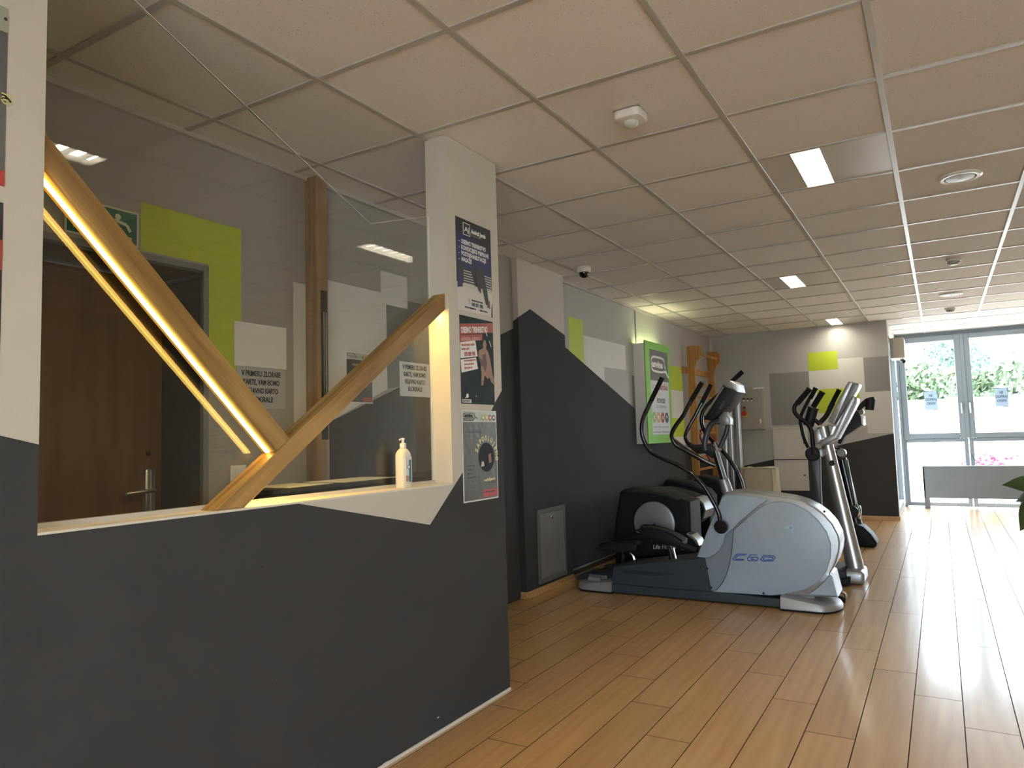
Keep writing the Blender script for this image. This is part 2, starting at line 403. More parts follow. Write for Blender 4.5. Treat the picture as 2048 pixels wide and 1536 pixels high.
for px, py, w_, h_ in ((521, 1137, .010, .006), (543, 1373, .006, .012), (969, 1225, .006, .012), (583, 1228, .006, .006), (325, 1278, .004, .006)):
    q_ = PX(XF, (px, py)); ch.prism([(XF, q_.y, q_.z), (XF, q_.y + w_, q_.z + h_ * .4), (XF, q_.y + w_ * .6, q_.z + h_), (XF, q_.y - w_ * .2, q_.z + h_ * .8)], (EPS + .0006, 0, 0))
ch.build('paint_chip', INK, wr, smooth=False)['kind'] = 'stuff'
ch = MB()
for px, py, L_ in ((874, 1437, .012), (942, 1424, .03), (968, 1407, .03), (981, 1399, .025), (995, 1394, .02), (765, 1530, .03), (920, 1438, .008)):
    q_ = PX(XF, (px, py)); ch.prism([(XF, q_.y, q_.z), (XF, q_.y + L_, q_.z + .001), (XF, q_.y + L_, q_.z + .004), (XF, q_.y, q_.z + .004)], (EPS + .0006, 0, 0))
ch.build('paint_chip', PAPER if 'PAPER' in globals() else WHITE, wr, smooth=False)['kind'] = 'stuff'
st(MB().box(XF, XF + .006, Y0, YE, 0, .012).build('baseboard_inner', mat('white sealant', (.7, .69, .66), .5)))
st(MB().box(XBK, XF + .0005, YO0, YO1, ZS - .006, ZS).build('trim_4', mat('sill board', (.70, .66, .58), .45)))
# reception back wall / gym left wall / pillar
XR0 = -2.60
wb = MB(); DY0, DY1, DZ = -1.46, -.503, 1.945
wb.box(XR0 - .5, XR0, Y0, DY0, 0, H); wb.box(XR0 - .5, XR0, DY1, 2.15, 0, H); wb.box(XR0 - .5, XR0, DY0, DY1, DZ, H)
wb = st(wb.build('wall_rear', mat('wall pale grey shaded', (.36, .345, .315), .85, spec=.3, bump=.12, bscale=180), smooth=False))  # pale grey wall paint darkened here, the dim reception's shade put into its colour
XP = -2.56
pil = st(MB().box(-2.9, XP, 2.165, 2.94, 0, H).build('pillar', WHITE, smooth=False))
wl = st(MB().box(XL0 - .2, XL0, 2.94, YB + .1, 0, H + .04).build('wall_left', PALE, smooth=False))
wk = st(MB().box(XL0, -.397, YB, YB + .12, 0, H).build('wall_back', PALE, smooth=False))
wrt = st(MB().box(XR, XR + .15, Y0, YW, 0, H + .04).build('wall_right', WHITE, smooth=False))
# dark zig-zag on the pillar
patch(pil, [(XP, 2.165, .0005), (XP, 2.94, .0005), (XP, 2.94, 2.03), (XP, 2.35, 2.172), (XP, 2.165, 2.085)], vx, DARK, label='charcoal peak painted on the pillar side')
patch(pil, [(-2.9, 2.165, .0005), (XP + EPS, 2.165, .0005), (XP + EPS, 2.165, 2.085), (-2.9, 2.165, 1.90)], (0, -EPS, 0), DARK, label='charcoal painted pillar front')
patch(wb, [(XR0, .5, .0005), (XR0, 2.15, .0005), (XR0, 2.15, 2.0), (XR0, 1.1, 1.62), (XR0, .82, 1.5), (XR0, .235, 1.287), (XR0, .235, .0005)], vx, DARK, label='charcoal rising field on the reception rear wall')
# rear-wall patches (lime L, whites, greys)
patch(wb, [(XR0, -.79, 1.98), (XR0, -.79, 2.178), (XR0, -.305, 2.178), (XR0, -.305, 1.52), (XR0, -.478, 1.52), (XR0, -.478, 1.98)], vx, LIME, label='lime painted angle beside the brown door')
def pxq(x, pts): return [PX(x, p) for p in pts]
def rect_yz(parent, x, y0, y1, z0, z1, m, label=None): return patch(parent, [(x, y0, z0), (x, y1, z0), (x, y1, z1), (x, y0, z1)], vx, m, label=label)
rect_yz(wb, XR0, .005, .137, 1.22, 1.985, OFFW, 'off-white strip left of the wooden post')
a = PX(XR0, (761.6, 585)); b_ = PX(XR0, (815, 619)); c_ = PX(XR0, (772, 609)); d_ = PX(XR0, (761, 541))
patch(wb, [(XR0, .235, 1.289), (XR0, c_.y, 1.482), (XR0, c_.y, c_.z), (XR0, b_.y, c_.z), (XR0, b_.y, d_.z), (XR0, a.y, d_.z), (XR0, a.y, a.z), (XR0, .235, a.z)], vx, OFFW, label='off-white stepped patch right of the wooden post')
g_ = PX(XR0, (783, 731))
patch(wb, [(XR0, c_.y, 1.484), (XR0, .82, 1.502), (XR0, 1.1, 1.622), (XR0, 1.45, 1.75), (XR0, 1.45, c_.z + .05), (XR0, b_.y, c_.z + .05), (XR0, b_.y, c_.z), (XR0, c_.y, c_.z)], vx, DGRY, label='stone grey patch above the charcoal field')
# gym left wall patches
lw = lambda *p: PX(XL0, z8(*p))
patch(wl, [(XL0, 2.94, .03), (XL0, YB, .03), (XL0, YB, .66), (XL0, 6.6, .955), (XL0, 4.807, 1.424), (XL0, 2.94, 2.012)], vx, DARK, label='charcoal sloping field on the gym left wall')
def dz(y): return 2.012 - (y - 2.94) * (2.012 - 1.424) / (4.807 - 2.94) if y < 4.807 else 1.424 - (y - 4.807) * (1.424 - .955) / (6.6 - 4.807)
patch(wl, [(XL0, 3.2, dz(3.2)), (XL0, 3.505, dz(3.505)), (XL0, 3.505, 2.238), (XL0, 3.2, 2.238)], vx, LIME, label='lime patch nearest the pillar')
patch(wl, [(XL0, 3.505, dz(3.505)), (XL0, 3.955, dz(3.955)), (XL0, 3.955, 1.838), (XL0, 4.525, 1.846), (XL0, 4.525, 2.10), (XL0, 3.505, 2.10)], vx, OFFW, label='off-white patch beside the lime one')
patch(wl, [(XL0, 3.955, dz(3.955)), (XL0, 4.68, dz(4.68)), (XL0, 4.68, 1.84), (XL0, 3.955, 1.838)], (.0008, 0, 0), mat('paint soft grey', (.38, .375, .37), .6))
patch(wl, [(XL0, 4.68, dz(4.68)), (XL0, 5.3, dz(5.3)), (XL0, 5.3, 1.8), (XL0, 4.68, 1.8)], vx, DGRY, label='stone grey patch behind the light-box sign')
rect_yz(wl, XL0, 5.3, 6.42, 1.70, 2.0, LIME, 'lime patch between sign and wall bars')
patch(wl, [(XL0, 5.3, 1.3), (XL0, 6.42, 1.02), (XL0, 6.42, 1.70), (XL0, 5.3, 1.70)], vx, OFFW, label='off-white patch under the lime one')
rect_yz(wl, XL0 + .0003, 5.85, 6.42, 1.13, 1.36, LIME, 'small lime patch low by the wall bars')
# back wall patches
vy = (0, -EPS, 0)
def rect_xz(parent, y, x0, x1, za, zb, m, label=None, e=EPS): return patch(parent, [(x0, y, za), (x1, y, za), (x1, y, zb), (x0, y, zb)], (0, -e, 0), m, label=label)
patch(wk, [(XL0, YB, .03), (-.397, YB, .03), (-.397, YB, 1.093), (XL0, YB, .61)], vy, DARK, label='charcoal rising field on the back wall')
rect_xz(wk, YB, -1.87, -1.36, 1.24, 1.953, MIDG, 'mid grey square on the back wall')
rect_xz(wk, YB, -1.36, -.995, 1.955, 2.2, LIME, 'upper lime patch on the back wall', .0018)
rect_xz(wk, YB, -1.36, -.69, 1.20, 2.09, OFFW, 'off-white patch between the lime ones')
rect_xz(wk, YB, -1.27, -.76, 1.385, 1.70, LIME, 'lower lime patch behind the exercise bike', .0018)
rect_xz(wk, YB, -.69, -.397, 1.634, 2.08, MIDG, 'grey patch at the wall corner')
rect_xz(wk, YB, -.69, -.397, 1.1, 1.634, OFFW, 'off-white patch at the wall corner', .0009)
# skirtings
def skirt(name, x0, x1, y0, y1):
    horiz = (x1 - x0) > (y1 - y0)
    o = MB(); o.box(x0, x1, y0, y1, 0, .016, .003, 1)
    if horiz: o.box(x0, x1, (y0 + .008 if name.endswith('back') or name.endswith('front') else y0), y1, .014, .05, .006, 2)
    else: o.box(x0, x1 - .008, y0, y1, .014, .05, .006, 2)
    return st(o.build(name, SKIRT))
skirt('baseboard_back', XL0, -.385, YB - .022, YB - .001)
skirt('baseboard_right', XP + .0015, XP + .022, 2.145, 2.94)
skirt('baseboard_front', -2.9, XP + .022, 2.142, 2.163)
o = st(MB().box(XL0 + .0013, XL0 + .02, 2.95, YB - .02, 0, .055, .004, 1).build('baseboard_left', mat('black skirting', (.03, .03, .03), .5)))
st(MB().box(XL0 + .02, XL0 + .028, 2.95, YB - .02, .042, .056).build('trim_5', ALU))
st(MB().box(XL0 + .001, XL0 + .02, YB - .14, YB - .0015, 0, H - .005, .003, 1).build('trim_6', WHITE))
st(MB().box(XL0 + .0005, XL0 + .012, 4.83, 4.86, 1.8, H - .03, .002, 1).build('trim_7', mat('grey cable cover', (.35, .36, .36), .4)))

# alcove side wall with glazing, window wall
sw = MB(); XS = -.397
sw.box(XS - .12, XS, YB + .12, YW, 2.36, H + .002); sw.box(XS - .12, XS, YB + .12, YW, 0, .04); sw.box(XS - .12, XS, YB + .12, YB + .2, 0, H)
sw = st(sw.build('wall_alcove', WHITE, smooth=False))
def window(name, pts_frames, glass, axis, lab):
    root = bpy.data.objects.new(name, None); COL.objects.link(root); root['kind'] = 'structure'; root['label'] = lab
    return root
def frame_rect(parent, name, a0, a1, z0, z1, wd, y0, y1, m, ax='x', bev=.006):
    o = MB()
    def bx(p0, p1, q0, q1):
        if ax == 'x': o.box(p0, p1, y0, y1, q0, q1, bev, 1)
        else: o.box(y0, y1, p0, p1, q0, q1, bev, 1)
    bx(a0, a0 + wd, z0, z1); bx(a1 - wd, a1, z0, z1); bx(a0 + wd - .001, a1 - wd + .001, z1 - wd, z1); bx(a0 + wd - .001, a1 - wd + .001, z0, z0 + wd)
    return o.build(name, m, parent)
def glass_x(parent, x0, x1, z0, z1, y): return MB().box(x0, x1, y, y + .008, z0, z1).build('glass_pane', WGLASS, parent, smooth=False)
nwin = 1
wx = [(-.36, .432), (.474, 1.275), (1.315, 2.1), (2.14, 3.36)]
for n, (x0, x1) in enumerate(wx):
    r = bpy.data.objects.new('window_%d' % (n + 1), None); COL.objects.link(r); r.location = ((x0 + x1) / 2, YW - .03, 0); r['kind'] = 'structure'
    r.matrix_world = Matrix.Translation(r.location)
    frame_rect(r, 'sash_frame', x0, x1, .985, 2.485, .072 if n else .08, YW - .07, YW - .005, FRAMEW)
    glass_x(r, x0 + .06, x1 - .06, 1.05, 2.42, YW - .035)
    frame_rect(r, 'lower_frame', x0 - .015, x1 + .015, .012, .985, .052, YW - .055, YW - .005, FRAMEW)
    glass_x(r, x0 + .03, x1 - .03, .06, .94, YW - .03)
    if n < 2:
        hx = (x1 - .035) if n == 0 else (x0 + .022)
        h = MB().box(hx - .012, hx + .012, YW - .085, YW - .07, 1.39, 1.49, .004, 2); h.tube([(hx, YW - .085, 1.475), (hx, YW - .112, 1.475), (hx, YW - .112, 1.40), (hx, YW - .112, 1.34)], .008, 8, 3)
        h.build('window_handle', ALU, r)
st(MB().box(XS, XR, YW - .015, YW + .05, 2.487, H + .04).build('trim_8', FRAMEW, smooth=False))
st(MB().box(.43, .476, YW - .075, YW, .985, 2.487, .003, 1).build('trim_9', FRAMEW))
st(MB().box(1.274, 1.316, YW - .075, YW, .985, 2.487, .003, 1).build('trim_10', FRAMEW))
st(MB().box(XS, -.36, YW - .08, YW, 0, 2.487, .003, 1).build('trim_11', FRAMEW))
r = bpy.data.objects.new('window_5', None); COL.objects.link(r); r.location = (XS - .04, 8.85, 0); r['kind'] = 'structure'; r.matrix_world = Matrix.Translation(r.location)
frame_rect(r, 'sash_frame', YB + .2, YW - .1, .04, 2.36, .07, XS - .09, XS - .01, FRAMEW, 'y')
MB().box(XS - .055, XS - .047, YB + .25, YW - .15, .09, 2.3).build('glass_pane', WGLASS, r, smooth=False)
# entrance glazing behind the viewer
wf = MB(); wf.box(-3.0, .2, Y0 - .12, Y0, 0, H + .04); wf.box(.2, XR + .1, Y0 - .12, Y0, 2.25, H + .04); wf.box(3.25, XR + .1, Y0 - .12, Y0, 0, H + .04)
st(wf.build('wall_front', WHITE, smooth=False))
r = bpy.data.objects.new('window_6', None); COL.objects.link(r); r.location = (1.72, Y0 - .05, 0); r['kind'] = 'structure'; r.matrix_world = Matrix.Translation(r.location)
for k in range(3):
    xa = .2 + k * 1.0166
    frame_rect(r, 'sash_frame', xa, xa + 1.0166, 0.005, 2.25, .07, Y0 - .09, Y0 - .02, FRAMEW)
    glass_x(r, xa + .05, xa + .9666, .05, 2.2, Y0 - .06)

# ---------------------------------------------------------------- brown door in the reception
XD = -2.60
dr = bpy.data.objects.new('door_1', None); COL.objects.link(dr); dr.location = (XD - .2, -.98, 0); dr['kind'] = 'structure'; dr['label'] = 'brown veneer door in a grey frame behind the reception glass'; dr.matrix_world = Matrix.Translation(dr.location)
FG = mat('door frame grey', (.20, .205, .20), .5)
f = MB(); f.box(XD - .001, XD + .006, DY1 - .001, DY1 + .025, 0, DZ + .025); f.box(XD - .001, XD + .006, DY0 - .025, DY1 - .001, DZ, DZ + .025); f.box(XD - .001, XD + .006, DY0 - .025, DY0 + .001, 0, DZ)
f.build('door_frame', FG, dr, smooth=False)
XLf = XD - .27
f = MB(); f.box(XLf - .02, XD, DY1 - .012, DY1 - .001, 0, DZ); f.box(XLf - .02, XD, DY0 + .001, DY0 + .012, 0, DZ); f.box(XLf - .02, XD, DY0, DY1, DZ - .012, DZ)
f.build('reveal_lining', mat('reveal grey', (.085, .083, .08), .6), dr, smooth=False)
MB().box(XLf - .04, XLf, DY0 + .012, DY1 - .012, .005, DZ - .015, .002, 1).build('door_leaf', DOORW, dr)
yh = DY1 - .075
pl = MB().box(XLf, XLf + .008, yh - .022, yh + .022, .88, 1.10, .018, 3)
hp = pl.build('handle_plate', ALU, dr)
MB().tube([(XLf + .008, yh, 1.0), (XLf + .05, yh, 1.0), (XLf + .055, yh - .03, 1.0), (XLf + .055, yh - .13, .995)], .009, 10, 4).build('door_handle', ALU, dr)
MB().lathe([(.01, 0), (.01, .004), (0, .004)], (XLf, yh, 1.16), (1, 0, 0), 12).build('spy_hole', INK, dr)

# exit sign above the door
es = thing('exit_sign', (XR0 + .004, -.95, 2.03), 'green and white emergency exit sign above the brown door', 'sign')
ya, yb_ = PX(XR0, (128, 440)).y, PX(XR0, (276, 480)).y
zt, zb_ = PX(XR0, (276, 436)).z, PX(XR0, (250, 497)).z
zb_ = 1.985; zt = 2.125
MB().box(XR0 + .0005, XR0 + .004, ya, yb_, zb_, zt).build('sign_plate', mat('photoluminescent cream', (.62, .64, .45), .5), es, smooth=False)
MB().box(XR0 + .004, XR0 + .0046, ya + .008, yb_ - .008, zb_ + .008, zt - .008).build('green_field', mat('exit green', (.01, .13, .075), .5), es, smooth=False)
CRM = mat('exit cream print', (.62, .64, .45), .5)
MB().box(XR0 + .0046, XR0 + .0052, ya + .03, ya + .10, zb_ + .025, zt - .02).build('door_symbol', CRM, es, smooth=False)
yc = yb_ - .10
m_ = MB(); xx = XR0 + .005
m_.lathe([(.012, 0), (.012, .0006)], (xx - .0004, yc + .015, zt - .035), (1, 0, 0), 12)
def strip(pts, wd):
    for (p, q) in zip(pts, pts[1:]):
        d = Vector((0, q[0] - p[0], q[1] - p[1])); n = Vector((0, -d.z, d.y)).normalized() * wd / 2; A = Vector((xx, *p)); B = Vector((xx, *q))
        m_.prism([A - n, B - n, B + n, A + n], (.0005, 0, 0))
strip([(yc, zt - .05), (yc + .05, zt - .06), (yc + .065, zt - .085)], .012)
strip([(yc, zt - .05), (yc - .02, zt - .09), (yc + .01, zt - .105), (yc + .07, zt - .115)], .014)
strip([(yc - .02, zt - .09), (yc - .06, zt - .12)], .013); strip([(yc, zt - .05), (yc - .04, zt - .06), (yc - .05, zt - .08)], .010)
m_.build('running_figure', CRM, es, smooth=False)

# ---------------------------------------------------------------- timbers of the opening
def beam(name, A, B, wid, x0, x1, label, end_cut=None):
    A = Vector(A); B = Vector(B); L = (B - A).length; d = (B - A).normalized()
    root = thing(name, A, label, 'timber')
    return root, d, L
def yz_prism(pts, x0, x1): return [(x0, y, z) for y, z in pts], (x1 - x0, 0, 0)
bx0, bx1 = -1.785, -1.718
# rising timber (sill to jamb)
t1 = thing('oak_timber', (-1.75, -1.05, ZS), 'diagonal oak timber rising from the sill to the right jamb', 'timber')
def wood_beam(pts, parent, ang):
    # local X runs along the beam so that the grain follows it
    c = Vector((bx1, sum(p[0] for p in pts) / len(pts), sum(p[1] for p in pts) / len(pts)))
    ca, sa = math.cos(ang), math.sin(ang)
    loc = []
    for y, z in pts:
        dy, dz_ = y - c.y, z - c.z; loc.append((dy * ca + dz_ * sa, 0, -dy * sa + dz_ * ca))
    o = MB().prism(loc, (0, bx1 - bx0, 0), .0025, 1, rim=False).build('beam', OAK, None, origin=(0, 0, 0))
    M = Matrix(((0, -1, 0, c.x), (ca, 0, -sa, c.y), (sa, 0, ca, c.z), (0, 0, 0, 1)))
    o.parent = parent; o.matrix_world = M
    return o
wood_beam([(-1.104, ZS), (-.997, ZS), (.0655, 1.752), (.0655, 1.826)], t1, math.atan2(.752, 1.06))
# led under the rising timber
def led(parent, p, q, off, name='led_strip', wd=.016, x=-1.752, m=None):
    P = Vector((x, *p)); Q = Vector((x, *q)); d = (Q - P).normalized(); n = Vector((0, d.z, -d.y)) * off
    return P, Q, d, n
sl = (1.752 - ZS) / (.0655 + .997)
m_ = MB(); d = Vector((0, 1, sl)).normalized(); n = Vector((0, sl, -1)).normalized()
A = Vector((-1.765, -.985, ZS + .008 + .002)) ; 
A = Vector((-1.765, -.96, ZS + sl * (-.96 + .997))) + n * .0005; B = Vector((-1.765, .055, ZS + sl * (.055 + .997))) + n * .0005
m_.prism([A, A + Vector((.024, 0, 0)), B + Vector((.024, 0, 0)), B], n * .006)
m_.build('led_strip', LEDM, t1, smooth=False)
# falling timber (left jamb to the first timber)
t2 = thing('oak_timber', (-1.75, -1.2, 1.2), 'diagonal oak timber with lit LED strip falling from the left wall edge', 'timber')
yl = YO0 + .002
s1 = (1.965 - 1.202) / (-1.586 + .819)
zu = lambda y: 1.202 + s1 * (y + .819)
zl = lambda y: 1.158 + (1.877 - 1.158) / (-1.586 + .871) * (y + .871)
# foot is cut along the rising timber's upper edge
zr = lambda y: ZS + (1.826 - ZS) / (.0655 + 1.104) * (y + 1.104)
def cross(f, g, a, b):
    for _ in range(60):
        c = (a + b) / 2
        if (f(a) - g(a)) * (f(c) - g(c)) <= 0: b = c
        else: a = c
    return a
yu = cross(zu, zr, -1.2, -.4); ylw = cross(zl, zr, -1.3, -.4)
wood_beam([(yl, zl(yl)), (ylw, zl(ylw) + .001), (yu, zu(yu) + .001), (yl, zu(yl))], t2, math.atan2(s1, 1))
d = Vector((0, 1, s1)).normalized(); n = Vector((0, s1, -1)).normalized()
A = Vector((bx0 + .006, yl + .004, zl(yl + .004))) + n * .0005; B = Vector((bx0 + .006, ylw - .004, zl(ylw - .004))) + n * .0005
wv = Vector((bx1 - bx0 - .012, 0, 0))
MB().prism([A, A + wv, B + wv, B], n * .004).build('led_profile', mat('led profile glow tint', (.50, .34, .09), .6), t2, smooth=False)  # profile coloured gold to carry the LED glow along its edges
A2 = A + n * .0042 + wv * .36; B2 = B + n * .0042 + wv * .36
MB().prism([A2, A2 + wv * .28, B2 + wv * .28, B2], n * .004).build('led_strip', LEDC, t2, smooth=False)

# glass
gp = thing('glass_screen', (-1.8, -.7, ZS), 'clear glass screen with a V-cut top edge in the reception opening', 'glass screen')
gx = -1.805
pa, pb, pc = PX(-1.797, (270, 0)), PX(-1.797, (741, 448)), PX(-1.797, (858, 433))
ytop = pa.y - (2.536 - pa.z) * (pb.y - pa.y) / (pa.z - pb.z)
gpts = [(gx, YO0 + .001, ZS + .012), (gx, YO1 - .001, ZS + .012), (gx, YO1 - .001, pc.z), (gx, pb.y, pb.z), (gx, ytop, 2.534), (gx, YO0 + .001, 2.534)]
MB().prism(gpts, (.008, 0, 0)).build('pane', GLASS, gp, smooth=False)
pe = MB()
for A, B in zip(gpts[2:4], gpts[3:5]):
    A, B = Vector(A), Vector(B); pe.prism([A, A + Vector((.008, 0, 0)), B + Vector((.008, 0, 0)), B], (0, 0, .002))
pe.prism([Vector(gpts[1]) + Vector((0, -.0015, 0)), Vector(gpts[1]) + Vector((.008, -.0015, 0)), Vector(gpts[2]) + Vector((.008, -.0015, 0)), Vector(gpts[2]) + Vector((0, -.0015, 0))], (0, .0014, 0))
pe.build('polished_edge', mat('glass edge', (.85, .84, .76), .5), gp, smooth=False)
MB().box(gx - .005, gx + .015, YO0 + .001, YO1 - .001, ZS, ZS + .013).build('base_channel', mat('grey channel', (.55, .53, .48), .4), gp, smooth=False)

# wooden post with slot behind the glass
wp = thing('wooden_post', (-2.59, .18, 0), 'tall wooden post with a black slot on the reception rear wall', 'post')
XQ = XR0 + .085
MB().box(XR0 + .0016, XQ, .081, .160, .0, H - .004, .006, 2).build('post_body', POSTW, wp)
MB().box(XQ, XQ + .0015, .106, .150, 1.20, 1.95, .0007, 1).build('slot', INK, wp)
MB().tube([(XQ + .006, .117, 1.3), (XQ + .006, .117, 1.84)], .0055, 8).build('chrome_rod', CHROME, wp)
MB().tube([(XQ + .006, .136, 1.3), (XQ + .006, .136, 1.84)], .003, 8).build('chrome_rod', CHROME, wp)

# reception counter with papers
ct = thing('reception_counter', (-2.05, -.35, 0), 'black reception counter just behind the glass', 'counter')
MB().box(-2.10, -1.835, -.74, .45, .12, 1.012, .004, 1).build('counter_body', mat('counter black', (.010, .010, .012), .6, spec=.2), ct)
MB().box(-2.12, -1.829, -.76, .47, 1.012, 1.028, .004, 1).build('counter_top', mat('counter top black', (.012, .012, .013), .55, spec=.2), ct)
MB().box(-2.06, -1.9, -.70, .40, 0, .12).build('plinth', RUBBER, ct, smooth=False)
rg = MB(); rg.lathe([(.010, 0), (.013, 0), (.013, .001), (.010, .001)], (-1.829, -.335, 1.028), (1, 0, 0), 20)
for k, (y0, y1, lab) in enumerate([(-.70, -.45, 'white paper sheet lying on the black counter beside the oak timber'), (-.42, -.06, 'white paper sheet lying on the black counter left of the soap bottle')]):
    o = MB(); o.prism([(-2.09, y0, 1.0285), (-1.88, y0 + .02, 1.0285), (-1.89, y1, 1.0285), (-2.09, y1 - .02, 1.0285)], (0, 0, .0012)); tag(o.build('paper_sheet', PAPER, None, smooth=False), lab, 'paper', 'papers on the counter')
# switch
ls = thing('light_switch', (XR0, -.32, 1.02), 'white light switch on the reception rear wall beside the door', 'switch')
a = PX(XR0, (459, 931)); b_ = PX(XR0, (488, 972))
MB().box(XR0 + .0005, XR0 + .009, a.y, a.y + .083, a.z - .083, a.z, .003, 2).build('switch_plate', PLASTW, ls)
MB().box(XR0 + .009, XR0 + .013, a.y + .02, a.y + .063, a.z - .068, a.z - .015, .002, 2).build('rocker', PLASTW, ls)

# paper notices on the rear wall
def notice(lab, y0, y1, z0, z1, lines=None, grp='V PRIMERU notices', tone=PAPER):
    n = thing('paper_notice', (XR0, (y0 + y1) / 2, z0), lab, 'notice', grp)
    MB().box(XR0 + .0015, XR0 + .0027, y0, y1, z0, z1).build('sheet', tone, n, smooth=False)
    if lines:
        h = (z1 - z0); s = h * .185
        for k, t in enumerate(lines):
            text(t, s, (XR0 + .003, (y0 + y1) / 2, z1 - h * .21 - k * h * .21), NY, UPV, INK, n, align='CENTER', bold=.0008, fit=(y1 - y0) * (.80, .74, .68, .46)[k])
    return n
LN = ['V PRIMERU ZLORABE', 'KARTE, VAM BOMO', 'VELJAVNO KARTO', 'BLOKIRALI!']
notice('blank white sheet above the notice beside the lime paint', -.343, -.042, 1.545, 1.748, None, None)
notice('grey printed V PRIMERU notice under the blank white sheet', -.333, -.05, 1.352, 1.542, LN, tone=mat('paper grey', (.42, .42, .42), .6))
notice('white printed V PRIMERU notice right of the stone grey patch', .812, 1.10, 1.446, 1.652, LN)

# ---------------------------------------------------------------- posters
RY = NY
def poster_frame(name, x, q, lab, m, grp=None, edge=None):
    # q: pixel corners tl,tr,br,bl on plane x
    P = [PX(x, p) for p in q]
    y0 = (P[0].y + P[3].y) / 2; y1 = (P[1].y + P[2].y) / 2; zt = (P[0].z + P[1].z) / 2; zb = (P[2].z + P[3].z) / 2
    t = thing(name, (x, (y0 + y1) / 2, zb), lab, 'poster', grp)
    MB().box(x, x + .0012, y0, y1, zb, zt).build('sheet', m, t, smooth=False)
    W, Hh = y1 - y0, zt - zb
    def P_(u, v, e=0): return Vector((x + .0012 + e, y0 + u * W, zb + v * Hh))
    def poly(pts, m2, nm='print', e=0., th=.0004): return MB().prism([P_(u, v, e) for u, v in pts], (th, 0, 0)).build(nm, m2, t, smooth=False)
    def tx(s, u, v, size, m2, sx=.6, al='LEFT', e=.0006, rot=0., b=.0, fit=0.):
        rr = Vector((0, math.cos(rot), math.sin(rot))); uu = Vector((0, -math.sin(rot), math.cos(rot)))
        return text(s, size * Hh, P_(u, v, e), rr, uu, m2, t, align=al, sx=sx, bold=b, ext=.0003, fit=fit * W)
    return t, poly, tx, P_, W, Hh
XPO = XF + EPS * 0 + .0003
NAVY = mat('print navy', (.018, .022, .11), .45); NBLK = mat('print near black', (.02, .02, .025), .4)
GLOSSW = mat('print stripes grey', (.45, .44, .40), .4)
# poster 1
t, poly, tx, P_, W, Hh = poster_frame('wall_poster', XPO, [(909.5, 431), (979.5, 461), (985, 629), (914.5, 626)], 'black and navy OSEBNO TRENERSTVO poster at the top of the reception pier', mat('poster paper grey white', (.60, .59, .55), .4), 'posters on the reception pier')
poly([(0, .30), (1, .30), (1, 1), (0, 1)], NBLK, e=0)
poly([(0, .52), (.2, .47), (1, .45), (1, .72), (.55, .80), (.02, .84)], NAVY, e=.0004)
poly([(.02, .24), (.16, .26), (.16, .42), (.02, .44)], NAVY, e=.0004)
for k in range(7):
    v = .27 + .027 * k
    poly([(.18, v), (.52 - .02 * k, v + .004), (.52 - .02 * k, v + .016), (.2, v + .012)], GLOSSW, e=.0004)
    poly([(.80 - .01 * k, v + .01), (.99, v + .006), (.99, v + .02), (.8 - .01 * k, v + .022)], GLOSSW, e=.0004)
poly([(.52, .50), (.74, .52), (.86, .26), (.9, .12), (.80, .13), (.70, .32), (.66, .24), (.58, .27)], NBLK, 'figure_print', e=.0008)
poly([(.84, .10), (.93, .09), (.92, .18), (.86, .18)], mat('print skin', (.16, .07, .045), .5), 'figure_print', e=.0009)
poly([(.96, .0), (1, .0), (1, .16), (.97, .10)], NBLK, e=.0006)
fr = MB()
for (u0, u1, v0, v1) in ((.20, .215, .83, .965), (.385, .40, .83, .965), (.20, .40, .83, .838), (.20, .40, .957, .965)):
    fr.prism([P_(u0, v0, .0006), P_(u1, v0, .0006), P_(u1, v1, .0006), P_(u0, v1, .0006)], (.0003, 0, 0))
fr.build('logo_frame', INKW, t, smooth=False)
tx('AJ', .24, .872, .075, INKW, fit=.13, b=.0006)
tx('Andraž Jereb', .43, .878, .066, INKW, fit=.42, b=.001)
tx('Fit, zdrav, močan', .43, .848, .024, mat('print grey', (.3, .3, .3), .5), fit=.25)
for k, (s, wf_) in enumerate([('OSEBNO TRENERSTVO', .70), ('KONDICIJSKE PRIPRAVE', .78), ('POSTREHABILITACIJE', .70), ('MASAŽE', .28)]):
    tx('-', .06, .728 - .064 * k, .06, INKW, fit=.03); tx(s, .14, .728 - .064 * k, .064, INKW, fit=wf_, b=.001)
tx('Rezerviraj svoj termin', .40, .13, .028, INK, fit=.31, b=.0004); tx('040 871 980', .40, .075, .056, mat('print slate blue', (.05, .06, .11), .5), fit=.32, b=.001)
tx('andraz.jereb@gmail.com', .20, .042, .024, INK, fit=.32, b=.0004); tx('f  @jerebandraz', .60, .042, .024, INK, fit=.25, b=.0004)
ph = MB(); ph.prism([P_(.31, .085, .0004), P_(.36, .085, .0004), P_(.36, .15, .0004), P_(.31, .15, .0004)], (.0003, 0, 0)); ph.build('phone_symbol', GLOSSW, t, smooth=False)
